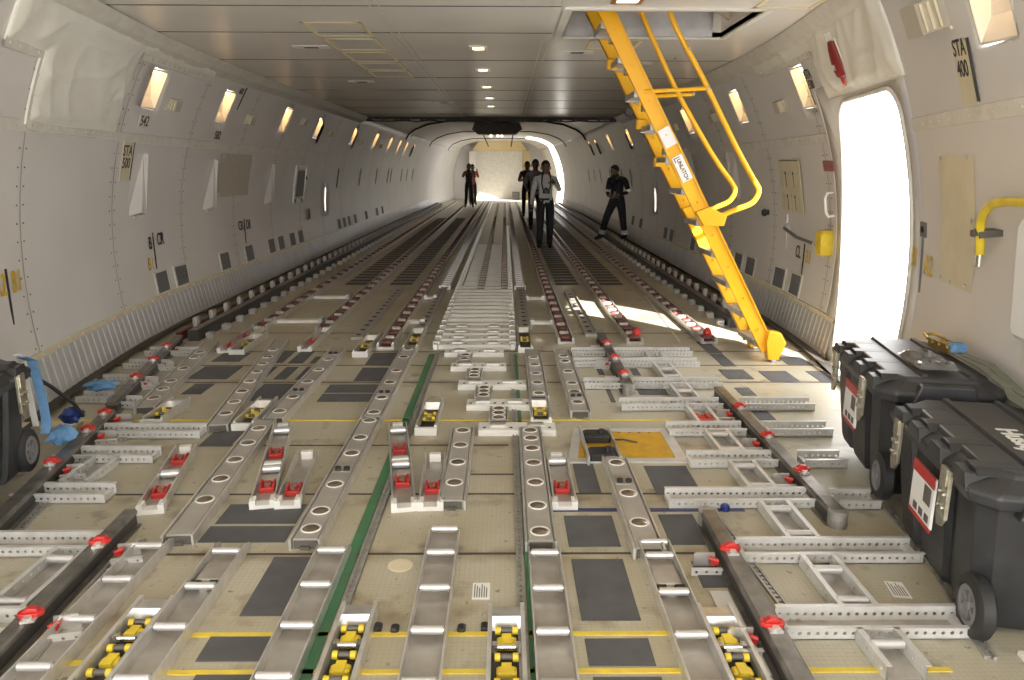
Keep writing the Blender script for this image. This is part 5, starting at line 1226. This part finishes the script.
person('man in white shirt and black trousers walking with one hand raised to his collar',(1.09,15.15,.0),-.05,
       dict(kneeL=(.10,-.03,.50),ankleL=(.10,.06,.10),ballL=(.11,-.06,.045),toeL=(.115,-.13,.035),kneeR=(-.10,-.12,.52),ankleR=(-.11,-.14,.12),ballR=(-.12,-.27,.06),toeR=(-.12,-.34,.07),
            elL=(.30,-.02,1.17),wrL=(.20,-.17,1.30),haL=(.14,-.18,1.36),elR=(-.26,.04,1.14),wrR=(-.285,-.02,.90),haR=(-.29,-.03,.82)),
       dict(top='shirtw',legs='trous'),extra=collar,legr=1.18,rad=1.05,scale=.98)
person('person in dark jacket hidden behind the man in white shirt',(1.06,19.5,.03),.05,dict(elR=(-.26,-.02,1.14),wrR=(-.20,-.16,1.0),haR=(-.15,-.20,.99)),dict(top='shirtg',legs='trous'),extra=belt,scale=1.01)
person('man in dark grey shirt holding his hands at his chest, farther behind the group',(1.00,24.6,.055),.1,
       dict(elL=(.27,-.02,1.15),wrL=(.13,-.20,1.20),haL=(.06,-.22,1.23),elR=(-.27,-.02,1.15),wrR=(-.13,-.20,1.20),haR=(-.06,-.22,1.23)),dict(top='shirtd',legs='trous',fore='skin'),extra=belt,scale=1.)
person('person in navy coverall with reflective bands stepping along the right wall',(2.62,15.7,.105),-.55,
       dict(face=Vector((-.5,-.75,-.35)),chest=(0,-.01,1.25),collar=(-.02,-.02,1.40),neck=(-.03,-.05,1.47),chin=(-.045,-.10,1.53),brow=(-.05,-.10,1.61),crown=(-.045,-.075,1.68),
            hipL=(.10,0,.88),kneeL=(.16,-.0,.50),ankleL=(.20,.06,.10),ballL=(.20,-.07,.045),toeL=(.20,-.14,.035),hipR=(-.10,0,.88),kneeR=(-.24,-.06,.50),ankleR=(-.36,-.02,.10),ballR=(-.42,-.14,.045),toeR=(-.46,-.20,.035),
            shL=(.18,.0,1.39),shR=(-.19,-.02,1.39),elL=(.27,.04,1.12),wrL=(.14,-.16,1.06),haL=(.08,-.20,1.05),elR=(-.24,-.02,1.11),wrR=(-.14,-.18,1.03),haR=(-.08,-.21,1.03)),
       dict(top='navy',legs='navy'),hair='navy',cap=True,extra=suit,legr=1.22,rad=1.08,scale=.90)
person('person in black raising a camera to the face at the far left',(-1.20,31.2,.03),.02,
       dict(kneeL=(.12,0,.50),ankleL=(.15,.02,.10),kneeR=(-.12,0,.50),ankleR=(-.15,.02,.10),ballL=(.16,-.11,.045),toeL=(.17,-.18,.035),ballR=(-.16,-.11,.045),toeR=(-.17,-.18,.035),
            elL=(.26,-.10,1.24),wrL=(.10,-.24,1.42),haL=(.06,-.25,1.48),elR=(-.26,-.10,1.24),wrR=(-.10,-.24,1.42),haR=(-.06,-.25,1.48)),dict(top='shirtd',legs='trous',fore='skin'),extra=belt)
person('person in orange-red vest hidden behind the one in black at the far left',(-1.13,33.0,.055),.2,dict(elL=(.26,-.04,1.2),wrL=(.2,-.1,1.42),haL=(.18,-.12,1.5)),dict(top='vest',legs='trous'),scale=.98)
# what they carry
t = thing('camera', 'black camera hanging on straps at the waist of the man in white', 'camera', (1.10,15.0,1.14))
m = MB(); m.bbox(-.07,.07,-.03,.03,-.045,.045,.01); m.bbox(-.03,.03,-.03,.03,.045,.07,.008); part('case', m, 'blk', t); m = MB(); m.cyl((0,-.03,0),(0,-.10,0),.035,14); part('lens', m, 'dark', t)
for s in (-1,1): m = MB(); m.ribbon([(s*.07,-.0,.04),(s*.09,-.01,.15),(s*.085,.0,.26),(s*.065,.06,.36),(s*.055,.15,.40)],(1,0,.2),.03,.004); part('strap', m, 'blk', t)
m = MB(); m.bbox(-.06,.06,-.03,.03,-.04,.04,.01); m.cyl((0,-.03,0),(0,-.11,0),.034,12)
single('camera', m, 'blk', 'black camera held up by the person in black at the far left', 'camera', loc=(-1.20,30.90,1.52))

# ================================================================== CAMERA AND LIGHT
sc = bpy.context.scene
F = 740.; vp = (505,170)
d = Vector((vp[0]-512, 340-vp[1], -F)).normalized(); z = (Vector((0,1,0))-d*d.y).normalized(); x = d.cross(z)
cd = bpy.data.cameras.new('camera_main'); cd.sensor_width = 36; cd.lens = F/1024*36; cd.clip_start = .05; cd.clip_end = 300
co = bpy.data.objects.new('viewpoint', cd); C.objects.link(co)
M = Matrix((x,d,z)).to_4x4(); M.translation = Vector((.28,0,1.55)); co.matrix_world = M; sc.camera = co

w = bpy.data.worlds.new('daylight'); sc.world = w; w.use_nodes = True
bg = w.node_tree.nodes['Background']; bg.inputs['Color'].default_value = (1.,.985,.96,1); bg.inputs['Strength'].default_value = 5.5
sd = bpy.data.lights.new('sun','SUN'); sd.energy = 24; sd.angle = .009; sd.color = (1,.95,.86)
so = bpy.data.objects.new('sun', sd); C.objects.link(so)
so.rotation_euler = Vector((-.49,.87,-.56)).to_track_quat('-Z','Y').to_euler()
sc.view_settings.view_transform = 'Standard'; sc.view_settings.look = 'None'; sc.view_settings.gamma = 1; sc.view_settings.use_curve_mapping = False
sc.view_settings.exposure = .32
cy = sc.cycles; cy.max_bounces = 10; cy.diffuse_bounces = 6; cy.glossy_bounces = 5; cy.transmission_bounces = 6; cy.sample_clamp_indirect = 12; cy.use_denoising = True
